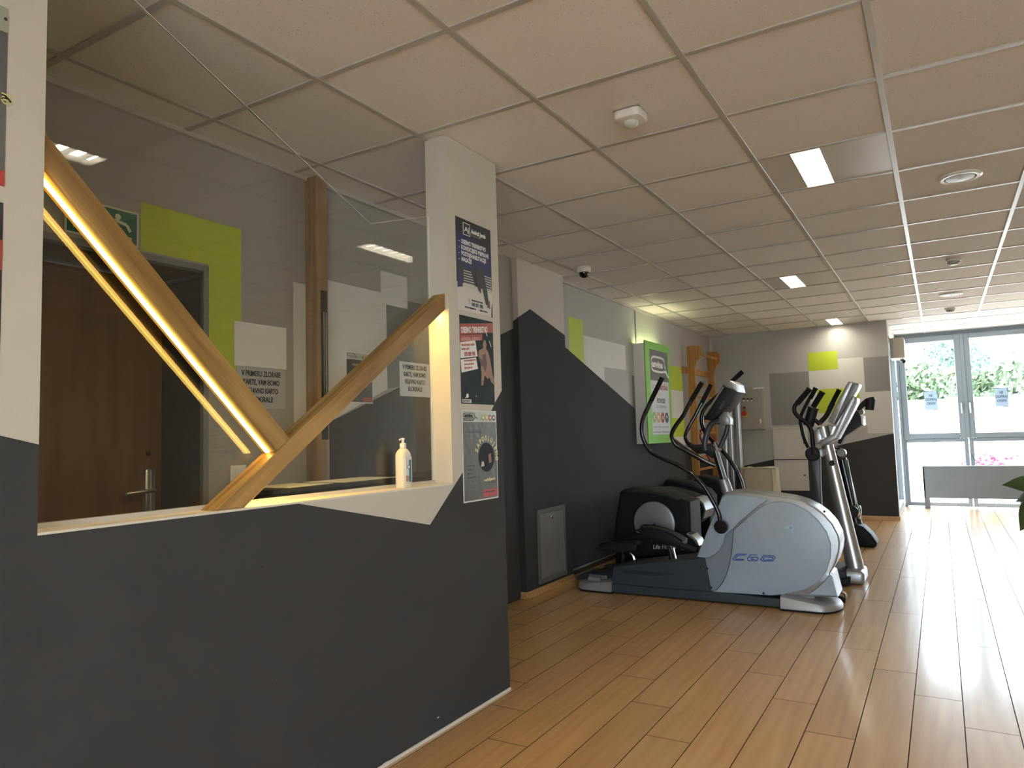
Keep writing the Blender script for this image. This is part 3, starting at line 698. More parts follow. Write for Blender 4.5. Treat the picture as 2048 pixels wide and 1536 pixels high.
# poster 2
t, poly, tx, P_, W, Hh = poster_frame('wall_poster', XPO, [(917.5, 629.5), (984, 643), (990, 809), (923.5, 808)], 'dark green OSEBNO TRENERSTVO poster with red banner, middle of the pier', mat('poster dark green', (.012, .024, .024), .6, noise=.3, nscale=14, spec=.2), 'posters on the reception pier')
RB = mat('print brick red', (.36, .06, .045), .5)
poly([(0, .77), (1, .87), (1, .985), (0, .895)], RB, 'banner', e=.0004)
poly([(0, .69), (.66, .755), (.66, .825), (0, .765)], RB, 'banner', e=.0004)
tx('OSEBNO TRENERSTVO', .03, .795, .092, INKW, fit=.80, e=.001, rot=.12, b=.0012)
tx('ALEŠ FINŽGAR - BODYSHOCK', .03, .705, .05, mat('print pale red', (.55, .30, .26), .5), fit=.58, e=.001, rot=.12, b=.0008)
poly([(0, .505), (.5, .555), (.44, .74), (0, .685)], INKW, 'white_card', e=.0004)
poly([(.02, .345), (.50, .41), (.45, .54), (0, .49)], INKW, 'white_card', e=.0004)
tx('Naredi korak in začni', .03, .645, .04, RB, fit=.38, e=.001, rot=.12, b=.0006); tx('svojo pot!', .03, .60, .04, RB, fit=.22, e=.001, rot=.12, b=.0006)
tx('070 809 930', .11, .535, .062, RB, fit=.32, e=.001, rot=.12, b=.0012)
for k, s in enumerate(['ales.finzgar@gmail.com', 'facebook.com/bodyshock', '@bodyshock']): tx(s, .10, .475 - .042 * k, .03, RB, fit=.34 - .05 * k, e=.001, rot=.12, b=.0004)
SK = mat('print figure tan', (.30, .155, .085), .5); SK2 = mat('print figure shade', (.10, .05, .03), .5)
poly([(.66, .70), (.70, .76), (.75, .76), (.78, .71), (.76, .66), (.82, .63), (.88, .55), (.92, .44), (.95, .36), (.99, .30), (.98, .24), (.90, .27), (.84, .33), (.80, .30), (.70, .34), (.64, .22), (.58, .22), (.60, .34), (.58, .48), (.52, .55), (.53, .62), (.62, .65), (.68, .66)], SK, 'figure_print', e=.0006)
poly([(.64, .58), (.74, .60), (.78, .48), (.72, .38), (.64, .46)], SK2, 'figure_print', e=.001); poly([(.55, .55), (.62, .52), (.66, .44), (.58, .46)], SK2, 'figure_print', e=.001)
for (u, v) in ((.74, .88), (.86, .76)): poly([(u, v), (u + .015, v + .004), (u + .075, v - .065), (u + .06, v - .07)], INKW, 'light_tube_print', e=.0006)
poly([(.02, .012), (.28, .012), (.28, .05), (.02, .05)], INKW, 'logo_print', e=.0004); tx('BODYSHOCK', .03, .018, .036, NBLK, fit=.23, e=.0009, b=.0006)
rgm = MB(); rgm.lathe([(.006, 0), (.010, 0), (.010, .0004), (.006, .0004)], P_(.17, .09, .0005), (1, 0, 0), 16); rgm.prism([P_(.10, .062, .0004), P_(.115, .06, .0004), P_(.16, .082, .0004), P_(.15, .09, .0004)], (.0004, 0, 0)); rgm.build('logo_ring', INKW, t, smooth=False)
tx('fit', .42, .075, .04, INKW, .5, rot=.2)
# poster 3
GREYP = mat('poster laminated grey', (.080, .074, .064), .3, bump=.9, bscale=22, spec=.25)
t, poly, tx, P_, W, Hh = poster_frame('wall_poster', XPO + .0012, [(923.5, 820), (992.5, 822.5), (995.5, 996), (926.5, 1006)], 'wavy laminated grey ZAPOSLUJEMO poster lowest on the pier', INKW, 'posters on the reception pier')
poly([(.02, .015), (.98, .015), (.98, .875), (.02, .875)], GREYP, e=0)
poly([(.02, .88), (.98, .88), (.98, .99), (.02, .99)], mat('poster light strip', (.34, .36, .30), .25, bump=.7, bscale=18), e=0)
def logo(P_, u, v, s, m_, t, asp):
    # rounded outline with a tail and the word inside
    o = MB(); n = 28; out = []; inn = []
    for k in range(n):
        a = 2 * math.pi * k / n; c, s_ = math.cos(a), math.sin(a)
        ex = math.copysign(abs(c) ** .5, c); ey = math.copysign(abs(s_) ** .5, s_)
        out.append((ex * .5, ey * .5)); inn.append((ex * .46, ey * .37))
    for k in range(n):
        k2 = (k + 1) % n
        if -.10 < -out[k][1] < .48 and out[k][0] > .4 and out[k][1] < 0: continue
        o.prism([P_(u + p[0] * s, v + p[1] * s * asp, .0006) for p in (out[k], out[k2], inn[k2], inn[k])], (.0004, 0, 0))
    for q in ([(.50, .02), (.58, -.2), (.52, -.2), (.45, -.02)], [(.50, -.26), (.58, -.26), (.80, -.72), (.68, -.72), (.54, -.42), (.46, -.5), (.42, -.42)]):
        o.prism([P_(u + p[0] * s, v + p[1] * s * asp, .0006) for p in q], (.0004, 0, 0))
    return o.build('logo_outline', m_, t, smooth=False)
logo(P_, .19, .945, .33, INK, t, .16); tx('anvina', .07, .927, .055, INK, fit=.23, b=.0012)
tx('športni center anvina', .04, .903, .018, INK, fit=.33, b=.0005); tx('www.anvina.si', .04, .886, .018, INK, fit=.28, b=.0005)
DOTS = [mat('dot green', (.22, .36, .06), .45), mat('dot ochre', (.58, .33, .05), .45), mat('dot crimson', (.33, .03, .04), .45), mat('dot slate', (.03, .032, .04), .45)]
def disc(P_, u, v, rw, W, nm, m_, t, e=.0006, ell=1.0, wmat=None):
    c = P_(u, v, e); o = MB(); pts = [Vector((c.x, c.y + math.cos(a * math.pi / 10) * rw, c.z + math.sin(a * math.pi / 10) * rw * ell)) for a in range(20)]
    o.prism(pts, (.0004, 0, 0)); return o.build(nm, m_, t, smooth=False)
for k in range(4):
    disc(P_, .60 + .105 * k, .922, W * .048, W, 'coloured_dot', DOTS[k], t)
    disc(P_, .60 + .105 * k, .922, W * .022, W, 'dot_symbol', INKW, t, e=.001)
disc(P_, .67, .475, W * .235, W, 'photo_disc', mat('photo dark', (.015, .019, .022), .6, noise=.6, nscale=40, spec=.2), t)
poly([(.72, .50), (.80, .52), (.82, .42), (.74, .40)], SK, 'figure_print', e=.001); poly([(.50, .37), (.60, .38), (.58, .43), (.52, .43)], GLOSSW, 'figure_print', e=.001)
arc = 'ZAPOSLUJEMO'; CR = mat('print pale yellow', (.62, .56, .28), .5)
for k, ch in enumerate(arc):
    a = math.radians(158 - k * 16.4); rr = W * .275
    c = P_(.67, .475, .001); p = Vector((c.x, c.y + math.cos(a) * rr, c.z + math.sin(a) * rr))
    text(ch, Hh * .072, p, (0, math.sin(a), -math.cos(a)), (0, math.cos(a), math.sin(a)), CR, t, align='CENTER', sx=.8, bold=.0022, ext=.0003)
tx('V svoj kolektiv', .10, .755, .03, NBLK, fit=.46, b=.001)
for k, s in enumerate(['trenerja', 'vodjo', 'čistilko', 'receptorko']): tx(s, .12, .385 - .042 * k, .026, NBLK, fit=(.22, .14, .15, .24)[k], b=.0006)
tx('vabljeni', .58, .205, .04, CR, fit=.34, rot=.04, b=.0008); tx('na razgovor', .74, .18, .02, NBLK, fit=.2)
poly([(.55, .03), (.98, .03), (.98, .115), (.55, .115)], mat('print red', (.45, .05, .05), .5), 'red_box', e=.0004); tx('prijave na recepciji', .59, .08, .024, NBLK, fit=.30, e=.0009, b=.0006)
# poster at the left picture edge, and a second below
t, poly, tx, P_, W, Hh = poster_frame('wall_poster', XPO, [(-64, -12), (14, 12), (11, 361), (-67, 368)], 'laminated poster on the white wall left of the opening, the upper one', mat('poster slate', (.10, .10, .11), .35), 'posters left of the opening')
poly([(0, .86), (1, .86), (1, 1), (0, 1)], mat('poster light strip', (.34, .36, .30), .25), e=.0002)
poly([(.5, 0), (1, 0), (1, .085), (.5, .085)], mat('print red', (.45, .05, .05), .5), 'red_box', e=.0004)
for k, ch in enumerate('MO'):
    a = math.radians(-4 - k * 15); c = P_(.62, .5, .001); rr = W * .25
    text(ch, Hh * .072, Vector((c.x, c.y + math.cos(a) * rr, c.z + math.sin(a) * rr)), (0, math.sin(a), -math.cos(a)), (0, math.cos(a), math.sin(a)), CR, t, align='CENTER', sx=.8, bold=.0009, ext=.0003)
disc(P_, .93, .935, W * .048, W, 'coloured_dot', DOTS[3], t)
t, poly, tx, P_, W, Hh = poster_frame('wall_poster', XPO, [(-70, 396), (5, 398), (0, 740), (-74, 745)], 'dark poster on the white wall left of the opening, the lower one', NBLK, 'posters left of the opening')
poly([(.0, .55), (1, .6), (1, .78), (0, .7)], RB, 'banner', e=.0003)
# poster on the reception rear wall
t, poly, tx, P_, W, Hh = poster_frame('wall_poster', XR0 + .0014, [(692, 700), (746, 712), (744, 807), (692, 806)], 'small laminated ZAPOSLUJEMO poster on the rear wall behind the rising timber', INKW)
poly([(.02, .02), (.98, .02), (.98, .86), (.02, .86)], GREYP, e=0); poly([(.02, .87), (.98, .87), (.98, .99), (.02, .99)], GLOSSW, e=0)
tx('ZAPOSLUJEMO', .22, .74, .055, CR, .55, b=.0004); logo(P_, .19, .945, .30, INK, t, .2)
for k in range(3): disc(P_, .62 + .12 * k, .915, W * .05, W, 'coloured_dot', DOTS[k], t)
disc(P_, .5, .42, W * .27, W, 'photo_disc', mat('photo dark', (.02, .025, .03), .3), t); poly([(.6, .03), (.98, .03), (.98, .12), (.6, .12)], RB, 'red_box', e=.0004)

# ---------------------------------------------------------------- hand gel bottle
bp = PZ(ZS, (807, 975)); bp.x = -1.752; bp.y = PX(-1.752, (807, 960)).y
bt = thing('gel_bottle', (bp.x, bp.y, ZS), 'white hand gel pump bottle standing on the sill', 'bottle')
hb = PX(bp.x, (800, 876)).z - ZS
s_ = hb / .205
bw, bd = .0305 * s_, .026 * s_
rings = [sup(bp, bd * .92, bw * .95, ZS + .0002), sup(bp, bd, bw, ZS + .004)] + [sup(bp, bd, bw, ZS + .135 * s_)] + [sup(bp, bd * math.cos(t_) ** .8 if 0 else bd * (1 - .55 * t_ ** 2.2), bw * (1 - .62 * t_ ** 2.2), ZS + (.135 + .028 * t_) * s_, e=.62 + .38 * t_) for t_ in (.3, .55, .75, .9, 1)]
m_ = MB(); m_._add(loft(rings)); m_.build('bottle_body', mat('bottle plastic', (.70, .66, .56), .35), bt)
zc = ZS + .163 * s_
MB().lathe([(.012 * s_, 0), (.0135 * s_, .001), (.0135 * s_, .018 * s_), (.011 * s_, .02 * s_), (.0055 * s_, .021 * s_), (.0055 * s_, .034 * s_), (.008 * s_, .035 * s_), (.008 * s_, .041 * s_), (0, .042 * s_)], (bp.x, bp.y, zc), n=20).build('pump_head', PLASTW, bt)
MB().tube([(bp.x, bp.y, zc + .038 * s_), (bp.x, bp.y - .012 * s_, zc + .038 * s_), (bp.x, bp.y - .022 * s_, zc + .034 * s_)], .0035 * s_, 8, 4).build('nozzle', PLASTW, bt)
lx = bp.x + bd
MB().box(lx - .0005, lx + .0008, bp.y - bw * .62, bp.y + bw * .72, ZS + .022 * s_, ZS + .128 * s_, .002, 1).build('label', mat('label white', (.66, .67, .66), .3), bt)
TB = mat('label teal', (.03, .14, .20), .35)
MB().box(lx + .0008, lx + .0013, bp.y + bw * .12, bp.y + bw * .62, ZS + .024 * s_, ZS + .115 * s_).build('label_print', TB, bt, smooth=False)
MB().box(lx + .0008, lx + .0014, bp.y - bw * .55, bp.y + bw * .1, ZS + .026 * s_, ZS + .05 * s_).build('label_print', mat('label skin', (.45, .25, .17), .4), bt, smooth=False)
MB().lathe([(.009 * s_, 0), (.009 * s_, .0006)], (lx + .0013, bp.y + bw * .05, ZS + .085 * s_), (1, 0, 0), 16).build('label_badge', mat('label green', (.10, .22, .18), .4), bt)
MB().lathe([(.006 * s_, 0), (.006 * s_, .0006)], (lx + .0019, bp.y + bw * .05, ZS + .085 * s_), (1, 0, 0), 16).build('badge_symbol', INKW, bt)

# ---------------------------------------------------------------- ceiling fittings
def luminaire(i, j, lab):
    x0, y0 = .6 * i, .6 * j
    t = thing('ceiling_light', (x0 + .3, y0 + .3, H), lab, 'ceiling light', 'louvred ceiling lights')
    s0, s1_ = x0 + .158, x0 + .305
    p = MB(); p.box(x0 + .004, s0, y0 + .004, y0 + .596, H + .002, H + .006); p.box(s1_, x0 + .596, y0 + .004, y0 + .596, H + .002, H + .006)
    p.build('steel_panel', STEEL, t, smooth=False)
    g = MB(); g.box(s0, s0 + .006, y0 + .004, y0 + .596, H - .001, H + .035); g.box(s1_ - .006, s1_, y0 + .004, y0 + .596, H - .001, H + .035)
    g.box(s0 + .006, s1_ - .006, y0 + .004, y0 + .01, H - .001, H + .035); g.box(s0 + .006, s1_ - .006, y0 + .59, y0 + .596, H - .001, H + .035); g.build('frame', TEE, t, smooth=False)
    MB().box(s0 + .006, s1_ - .006, y0 + .01, y0 + .59, H + .028, H + .034).build('diffuser', LAMPM, t, smooth=False)
    first = None
    for k in range(7):
        yy = y0 + .06 + k * .08
        if first is None:
            first = MB().prism([(s0 + .007, yy - .006, H + .026), (s0 + .007, yy + .006, H + .026), (s0 + .007, yy, H + .002)], (s1_ - s0 - .014, 0, 0)).build('louvre', mat('louvre white', (.8, .79, .76), .35), t, smooth=False, origin=(x0, yy, H))
            f0 = first.location.copy()
        else: copy_part(first, t, f0 + Vector((0, k * .08, 0)))
    return t
LL = ['square louvred ceiling light nearest the viewer, right of the motion sensor', 'second louvred ceiling light, between the nearest one and the back wall', 'louvred ceiling light right against the back wall', 'louvred ceiling light over the reception side, beside the glass', 'added unseen louvred ceiling light behind the viewer on the reception side', 'added unseen louvred ceiling light beside the viewer near the right wall', 'added unseen louvred ceiling light behind the viewer near the right wall', 'louvred ceiling light ahead near the right wall']
for (i, j), l in zip(LIGHTS, LL): luminaire(i, j, l)
# motion sensor
sx, sy = -.925, .335
t = thing('motion_sensor', (sx, sy, H), 'white square motion sensor with a round lens on the ceiling', 'sensor')
MB().box(sx - .056, sx + .056, sy - .056, sy + .056, H - .004, H + .0025).build('base_plate', mat('gap grey', (.25, .24, .22), .6), t, smooth=False)
m_ = MB(); m_._add(loft([sup(Vector((sx, sy, 0)), a_, a_, z_, n=32, e=.38) for a_, z_ in ((.060, H - .004), (.0605, H - .006), (.060, H - .028), (.056, H - .036), (.044, H - .041))])); m_.build('housing', PLASTW, t)
MB().lathe([(.033, 0), (.031, -.012), (.022, -.022), (.01, -.027), (0, -.028)], (sx, sy, H - .038), n=24).build('lens', mat('sensor lens', (.55, .56, .52), .2), t)
# dome camera
sx, sy = -2.285, 2.775
t = thing('dome_camera', (sx, sy, H), 'white dome security camera with black lens on the ceiling by the pillar', 'camera')
MB().lathe([(.0, .0), (.052, 0), (.055, -.006), (.055, -.032), (.051, -.042), (.04, -.046), (0, -.046)], (sx, sy, H + .002), n=28).build('housing', PLASTW, t)
MB().lathe([(.042, 0), (.041, -.012), (.034, -.030), (.02, -.041), (0, -.045)], (sx, sy, H - .043), n=24).build('dome_lens', mat('dome black', (.008, .008, .009), .06), t)
# air valves
def valve(x, y, r, lab):
    t = thing('air_valve', (x, y, H), lab, 'vent', 'round ceiling air valves')
    MB().lathe([(r, .002), (r, -.006), (r * .9, -.012), (r * .74, -.010), (r * .72, .003)], (x, y, H), n=32).build('ring', PLASTW, t)
    MB().lathe([(r * .70, .002), (r * .66, -.010), (r * .3, -.014), (0, -.014)], (x, y, H), n=32).build('disc', mat('valve disc', (.45, .45, .44), .4), t)
    MB().lathe([(.007, 0), (.007, -.006), (0, -.006)], (x, y, H - .013), n=10).build('screw', CHROME, t)
valve(.297, 2.106, .105, 'larger round white air valve on the ceiling, nearest the viewer')
valve(.299, 6.244, .105, 'round white air valve on the ceiling between the two smoke detectors')
def smoke(x, y, lab):
    t = thing('smoke_detector', (x, y, H), lab, 'smoke detector', 'smoke detectors')
    MB().lathe([(0, .002), (.055, .002), (.055, -.016), (.045, -.02), (0, -.02)], (x, y, H), n=24).build('base', PLASTW, t)
    MB().lathe([(.048, 0), (.046, -.012), (.03, -.026), (0, -.026)], (x, y, H - .019), n=24).build('chamber', mat('detector grey', (.4, .39, .37), .4), t)
smoke(.297, 4.42, 'grey-white smoke detector on the ceiling nearer the viewer')
smoke(.301, 7.35, 'smoke detector on the ceiling farther off toward the window')

# ---------------------------------------------------------------- hatch on the pillar
q = [PX(XP, p) for p in [(1072, 1019), (1127, 1010), (1132, 1149), (1077, 1168)]]
y0 = (q[0].y + q[3].y) / 2; y1 = (q[1].y + q[2].y) / 2; zt = (q[0].z + q[1].z) / 2; zb = (q[2].z + q[3].z) / 2
t = thing('access_hatch', (XP, (y0 + y1) / 2, zb), 'grey metal access hatch low on the charcoal pillar', 'hatch')
fr = MB(); wd = .035; xa, xb = XP + .0012, XP + .014
fr.box(xa, xb, y0, y0 + wd, zb, zt, .002, 1); fr.box(xa, xb, y1 - wd, y1, zb, zt, .002, 1); fr.box(xa, xb, y0 + wd - .001, y1 - wd + .001, zt - wd, zt, .002, 1); fr.box(xa, xb, y0 + wd - .001, y1 - wd + .001, zb, zb + wd, .002, 1)
fr.build('frame', mat('hatch frame', (.17, .175, .175), .5, metal=.3), t)
MB().box(xa, xb - .005, y0 + wd + .002, y1 - wd - .002, zb + wd + .002, zt - wd - .002).build('hatch_door', GALV, t, smooth=False)
MB().lathe([(.014, 0), (.014, .004), (.009, .006), (0, .006)], (xb - .005, (y0 + y1) / 2, zt - .075), (1, 0, 0), 16).build('lock', CHROME, t)

# ---------------------------------------------------------------- light-box sign
XSn = -2.515
q = [PX(XSn, p) for p in [(1287.5, 681), (1338.5, 692), (1346, 884), (1299.5, 888.5)]]
y0 = (q[0].y + q[3].y) / 2; y1 = (q[1].y + q[2].y) / 2; zt = (q[0].z + q[1].z) / 2; zb = (q[2].z + q[3].z) / 2
t = thing('light_box_sign', (XSn, (y0 + y1) / 2, zb), 'green framed light-box sign with a slate header on the gym left wall', 'sign')
bx = MB(); x0 = XL0 + .002; xs = XSn - .012
bx.box(x0, xs, y0, y0 + .012, zb, zt - .03); bx.box(x0, xs, y1 - .012, y1, zb, zt - .03); bx.box(x0, x0 + .008, y0 + .012, y1 - .012, zb, zt - .03); bx.box(x0 + .008, xs, y0 + .012, y1 - .012, zb, zb + .012)
bx.build('box_casing', PLASTW, t, smooth=False)
MB().tube([((x0 + xs) / 2, y0 + .04, zt - .08), ((x0 + xs) / 2, y1 - .04, zt - .08)], .013, 10).build('lamp_tube', mat('sign lamp', (1, .95, .8), .5, emit=(1, .88, .55, 26)), t)
W = y1 - y0; Hh = zt - zb
def P_(u, v, e=0): return Vector((XSn + e, y0 + u * W, zb + v * Hh))
def poly(pts, m2, nm, e=0., th=.0006): return MB().prism([P_(u, v, e) for u, v in pts], (th, 0, 0)).build(nm, m2, t, smooth=False)
MB().box(xs, XSn, y0 - .002, y1 + .002, zb, zt, .002, 1).build('front_frame', GREEN, t)
poly([(.17, .085), (.90, .085), (.90, .62), (.17, .62)], mat('sign face', (.58, .62, .66), .4), 'face_panel')
poly([(.17, .62), (.90, .62), (.90, .925), (.17, .925)], HEAD, 'header_panel')
logo(P_, .49, .785, .56, INKW, t, .30)
def tx(s, u, v, size, m2, sx=.6, al='LEFT', e=.0012, b=0., fit=0.): return text(s, size * Hh, P_(u, v, e), NY, UPV, m2, t, align=al, sx=sx, bold=b, ext=.0004, fit=fit * W)
tx('anvina', .25, .755, .092, INKW, fit=.44, b=.005)
GT = mat('sign grey text', (.26, .27, .28), .5)
tx('SE ZA', .20, .535, .058, GT, fit=.22); tx('ELASTIČNO', .46, .535, .058, mat('sign crimson', (.28, .03, .03), .5), fit=.40, b=.002)
tx('ZDRAVO', .21, .475, .055, mat('sign ochre', (.55, .32, .10), .5), fit=.30)
tx('POVOD', .38, .40, .065, HEAD, fit=.34, b=.003); tx('ZA GIBANJE', .34, .35, .045, GT, fit=.42)
for k in range(4):
    disc(P_, .25 + .17 * k, .255, W * .075, W, 'coloured_dot', DOTS[k], t, e=.0008)
sym = [('X', .24), ('a', .41), ('B', .58), ('+', .75)]
for k, (s, u) in enumerate(sym): text('x' if k == 0 else ('m' if k == 1 else ('o' if k == 2 else '+')), .075, P_(.25 + .17 * k, .238, .0014), NY, UPV, INKW, t, align='CENTER', bold=.003, ext=.0004, name='dot_symbol')
tx('Wellness & fitnes center Anvina', .20, .155, .026, GT, fit=.62); tx('www.anvina.si  info@anvina.si', .20, .105, .026, GT, fit=.64)

# ---------------------------------------------------------------- wall bars
yA = PX(XL0 + .005, (1378, 780)).y; yA = 6.50; yB = 7.42
t = thing('wall_bars', (XL0 + .1, (yA + yB) / 2, .35), 'wooden wall bars with curved heads beside the back wall corner', 'wall bars')
up = YL(yA, z9, [(870, 600), (930, 592), (968, 592), (992, 606), (1003, 632), (1000, 680), (985, 712), (962, 738), (950, 775), (945, 830)])
low = [Vector((up[-1].x, yA, .14)), Vector((up[0].x, yA, .14))]
X_w = up[0].x
upr = MB().prism(up + low, (0, .035, 0), .003, 1).build('upright', BEECH, t)
copy_part(upr, t, upr.location + Vector((0, yB - yA, 0)))
xm = (up[0].x + up[-1].x) / 2
rd = None
for k in range(11):
    z = up[0].z - .33 - k * .155 if k else up[0].z - .10
    xr = up[-1].x - .04 if k else up[3].x - .04
    z = max(z, .2)
    o = MB().tube([(xr, yA + .034, z), (xr, yB + .001, z)], .017, 10).build('rung', BEECH, t)
for z in (up[0].z - .30, .5): MB().box(XL0 + .0015, XL0 + .03, yA - .10, yB + .10, z - .04, z + .04, .003, 1).build('fixing_rail', BEECH, t)
MB().box(XL0 + .03, X_w + .002, yA, yA + .03, up[0].z - .33, up[0].z - .27).build('bracket', BEECH, t, smooth=False)
MB().box(XL0 + .03, X_w + .002, yB, yB + .03, up[0].z - .33, up[0].z - .27).build('bracket', BEECH, t, smooth=False)

m_ = MB(); sp = [PY(6.72, z2(*p)) for p in [(838, 820), (830, 900), (862, 975), (930, 1000), (985, 980), (1005, 940), (940, 880)]]
m_.tube(sp, .014, 8, 6, flat=.4); m_.tube([PY(6.74, z2(*p)) for p in [(900, 1120), (940, 1180), (900, 1215), (850, 1190)]], .013, 8, 6, flat=.4)
tag(m_.build('exercise_band', mat('band red', (.30, .03, .035), .6)), 'red exercise band looped over the wall bars', 'exercise band')
# aluminium poles in the corner
yp = 7.62
for k in range(3):
    p = PY(yp, (1449 + 11.5 * k + (4 if k == 2 else 0), 805 + (8 if k < 2 else 0)))
    o = MB(); o.tube([(p.x, yp, .003), (p.x, yp, p.z)], .034 if k < 2 else .03, 16)
    for a in range(3): o.box(p.x - .03 + a * .022, p.x - .024 + a * .022, yp - .04, yp - .03, .003, p.z, .001, 1)
    tag(o.build('aluminium_pole', ALU), ['silver aluminium pole, the one closest to the wall bars', 'silver aluminium pole in the middle of the three in the corner', 'silver aluminium pole beside the electric control box'][k], 'pole', 'poles in the back corner')

# control box on back wall
q = YL(YB - .07, z5, [(196, 577), (450, 566), (468, 938), (215, 940)])
x0, x1 = (q[0].x + q[3].x) / 2, (q[1].x + q[2].x) / 2; zb, zt = (q[2].z + q[3].z) / 2, (q[0].z + q[1].z) / 2
t = thing('control_box', ((x0 + x1) / 2, YB, zb), 'beige electric control box with warning triangle on the back wall', 'control box')
BG = mat('box grey beige', (.36, .35, .30), .45)
MB().box(x0 + .005, x1, YB - .064, YB - .0015, zb, zt, .004, 1).build('box_body', BG, t)
MB().box(x0, x1 - .012, YB - .075, YB - .065, zb + .008, zt - .008, .003, 1).build('box_door', BG, t)
def bxp(u, v): p = PY(YB - .075, z5(u, v)); return p
p = bxp(285, 628); m_ = MB(); m_.prism([p + Vector((-.03, 0, -.022)), p + Vector((.03, 0, -.022)), p + Vector((0, 0, .032))], (0, -.001, 0)); m_.build('warning_triangle', YEL, t, smooth=False)
m_ = MB(); m_.prism([p + Vector((-.004, -.0012, -.012)), p + Vector((.006, -.0012, .0)), p + Vector((-.002, -.0012, .0)), p + Vector((.004, -.0012, .014)), p + Vector((-.006, -.0012, .0)), p + Vector((0.002, -.0012, .0))], (0, -.0008, 0)); m_.build('bolt_symbol', INK, t, smooth=False)
m_ = MB()
for (a, b2) in (((-.034, -.025), (.034, -.025)), ((.034, -.025), (0, .037)), ((0, .037), (-.034, -.025))):
    A = p + Vector((a[0], -.001, a[1])); B = p + Vector((b2[0], -.001, b2[1])); d = (B - A).normalized(); n = Vector((-d.z, 0, d.x)) * .005
    m_.prism([A, B, B + n, A + n], (0, -.0008, 0))
m_.build('triangle_border', INK, t, smooth=False)
for k in range(4):
    p = bxp(257 + 33 * k, 688)
    sw_ = MB().box(p.x - .016, p.x + .016, p.y - .006, p.y, p.z - .004, p.z + .034, .002, 1).build('switch_plate', INK, t)
    MB().lathe([(.014, 0), (.012, .018), (0, .018)], (p.x, p.y - .006, p.z), (0, -1, 0), 14).build('selector_knob', PLASTW, sw_)
p = bxp(294, 752); sw_ = MB().box(p.x - .014, p.x + .014, p.y - .006, p.y, p.z - .014, p.z + .02, .002, 1).build('switch_plate', INK, t); MB().lathe([(.011, 0), (.01, .012), (0, .012)], (p.x, p.y - .006, p.z), (0, -1, 0), 14).build('red_button', RED, sw_)
p = bxp(296, 798); pl_ = MB().box(p.x - .036, p.x + .036, p.y - .003, p.y, p.z - .045, p.z + .035, .002, 1).build('yellow_plate', YEL, t); MB().lathe([(.018, 0), (.018, .018), (.036, .022), (.034, .038), (0, .042)], (p.x, p.y - .003, p.z), (0, -1, 0), 20).build('emergency_button', RED, pl_)
p = bxp(432, 865); MB().box(p.x - .012, p.x + .012, p.y - .012, p.y, p.z - .035, p.z + .03, .004, 2).build('latch', PLASTW, t)
p = bxp(410, 575); MB().box(p.x - .07, p.x + .07, p.y - .004, p.y, p.z - .022, p.z, .001, 1).build('name_strip', PLASTW, t)
# white access panels
for (u0, v0, u1, v1, lab) in ((533, 920, 845, 1186, 'upper white flush cabinet on the back wall behind the exercise bike'), (547, 1196, 850, 1458, 'lower white flush cabinet on the back wall behind the exercise bike')):
    a = PY(YB - .01, z5(u0, v0)); b_ = PY(YB - .01, z5(u1, v1))
    t = thing('wall_cabinet', ((a.x + b_.x) / 2, YB, b_.z), lab, 'cabinet', 'white wall cabinets')
    m_ = MB(); wd = .02
    for bb in ((a.x, a.x + wd, b_.z, a.z), (b_.x - wd, b_.x, b_.z, a.z), (a.x + wd, b_.x - wd, a.z - wd, a.z), (a.x + wd, b_.x - wd, b_.z, b_.z + wd)): m_.box(bb[0], bb[1], YB - .014, YB - .001, bb[2], bb[3], .002, 1)
    m_.build('frame', OFFW, t)
    MB().box(a.x + wd + .002, b_.x - wd - .002, YB - .011, YB - .002, b_.z + wd + .002, a.z - wd - .002, .001, 1).build('cabinet_door', OFFW, t)
    MB().lathe([(.012, 0), (.012, .006), (0, .007)], (b_.x - .05, YB - .011, (a.z + b_.z) / 2), (0, -1, 0), 14).build('lock', CHROME, t)
# canvas bag in front of the back wall
yb2 = 7.3
a = PY(yb2, (1479, 936)); b_ = PY(yb2, (1552, 938))
t = thing('canvas_bag', ((a.x + b_.x) / 2, yb2 + .15, 0), 'cream canvas bag standing behind the silver elliptical trainer', 'bag')
rings = []
cx_, hw = (a.x + b_.x) / 2, (b_.x - a.x) / 2
for k in range(9):
    f_ = k / 8; z = .004 + f_ * (a.z - .004)
    rr = []
    for q_ in range(40):
        th = 2 * math.pi * q_ / 40; e = .45
        wob = 1 + .025 * math.sin(5 * th + 4 * f_) + .02 * math.sin(9 * th - 6 * f_ + 1)
        rr.append(Vector((cx_ + math.copysign(abs(math.cos(th)) ** e, math.cos(th)) * hw * wob * (1 + .04 * math.sin(f_ * 3)), yb2 + .16 + math.copysign(abs(math.sin(th)) ** e, math.sin(th)) * .15 * wob * (1 - .25 * f_), z + (.012 * math.sin(7 * th) if k == 8 else 0))))
    rings.append(rr)
m_ = MB(); m_._add(loft(rings)); m_.build('bag_body', CREAM, t)
m_ = MB(); m_.tube([(cx_ - hw * .97, yb2 + .012, a.z - .004), (cx_, yb2 + .008, a.z + .002), (cx_ + hw * .97, yb2 + .012, a.z - .004)], .008, 8, 6); m_.build('top_hem', CREAM, t)
m_ = MB(); m_.tube([(cx_ + hw * .78, yb2 + .005, a.z - .02), (cx_ + hw * .82, yb2 - .005, a.z - .15), (cx_ + hw * .80, yb2, a.z - .35)], [.012, .014, .010], 8, 5); m_.build('side_fold', CREAM, t)

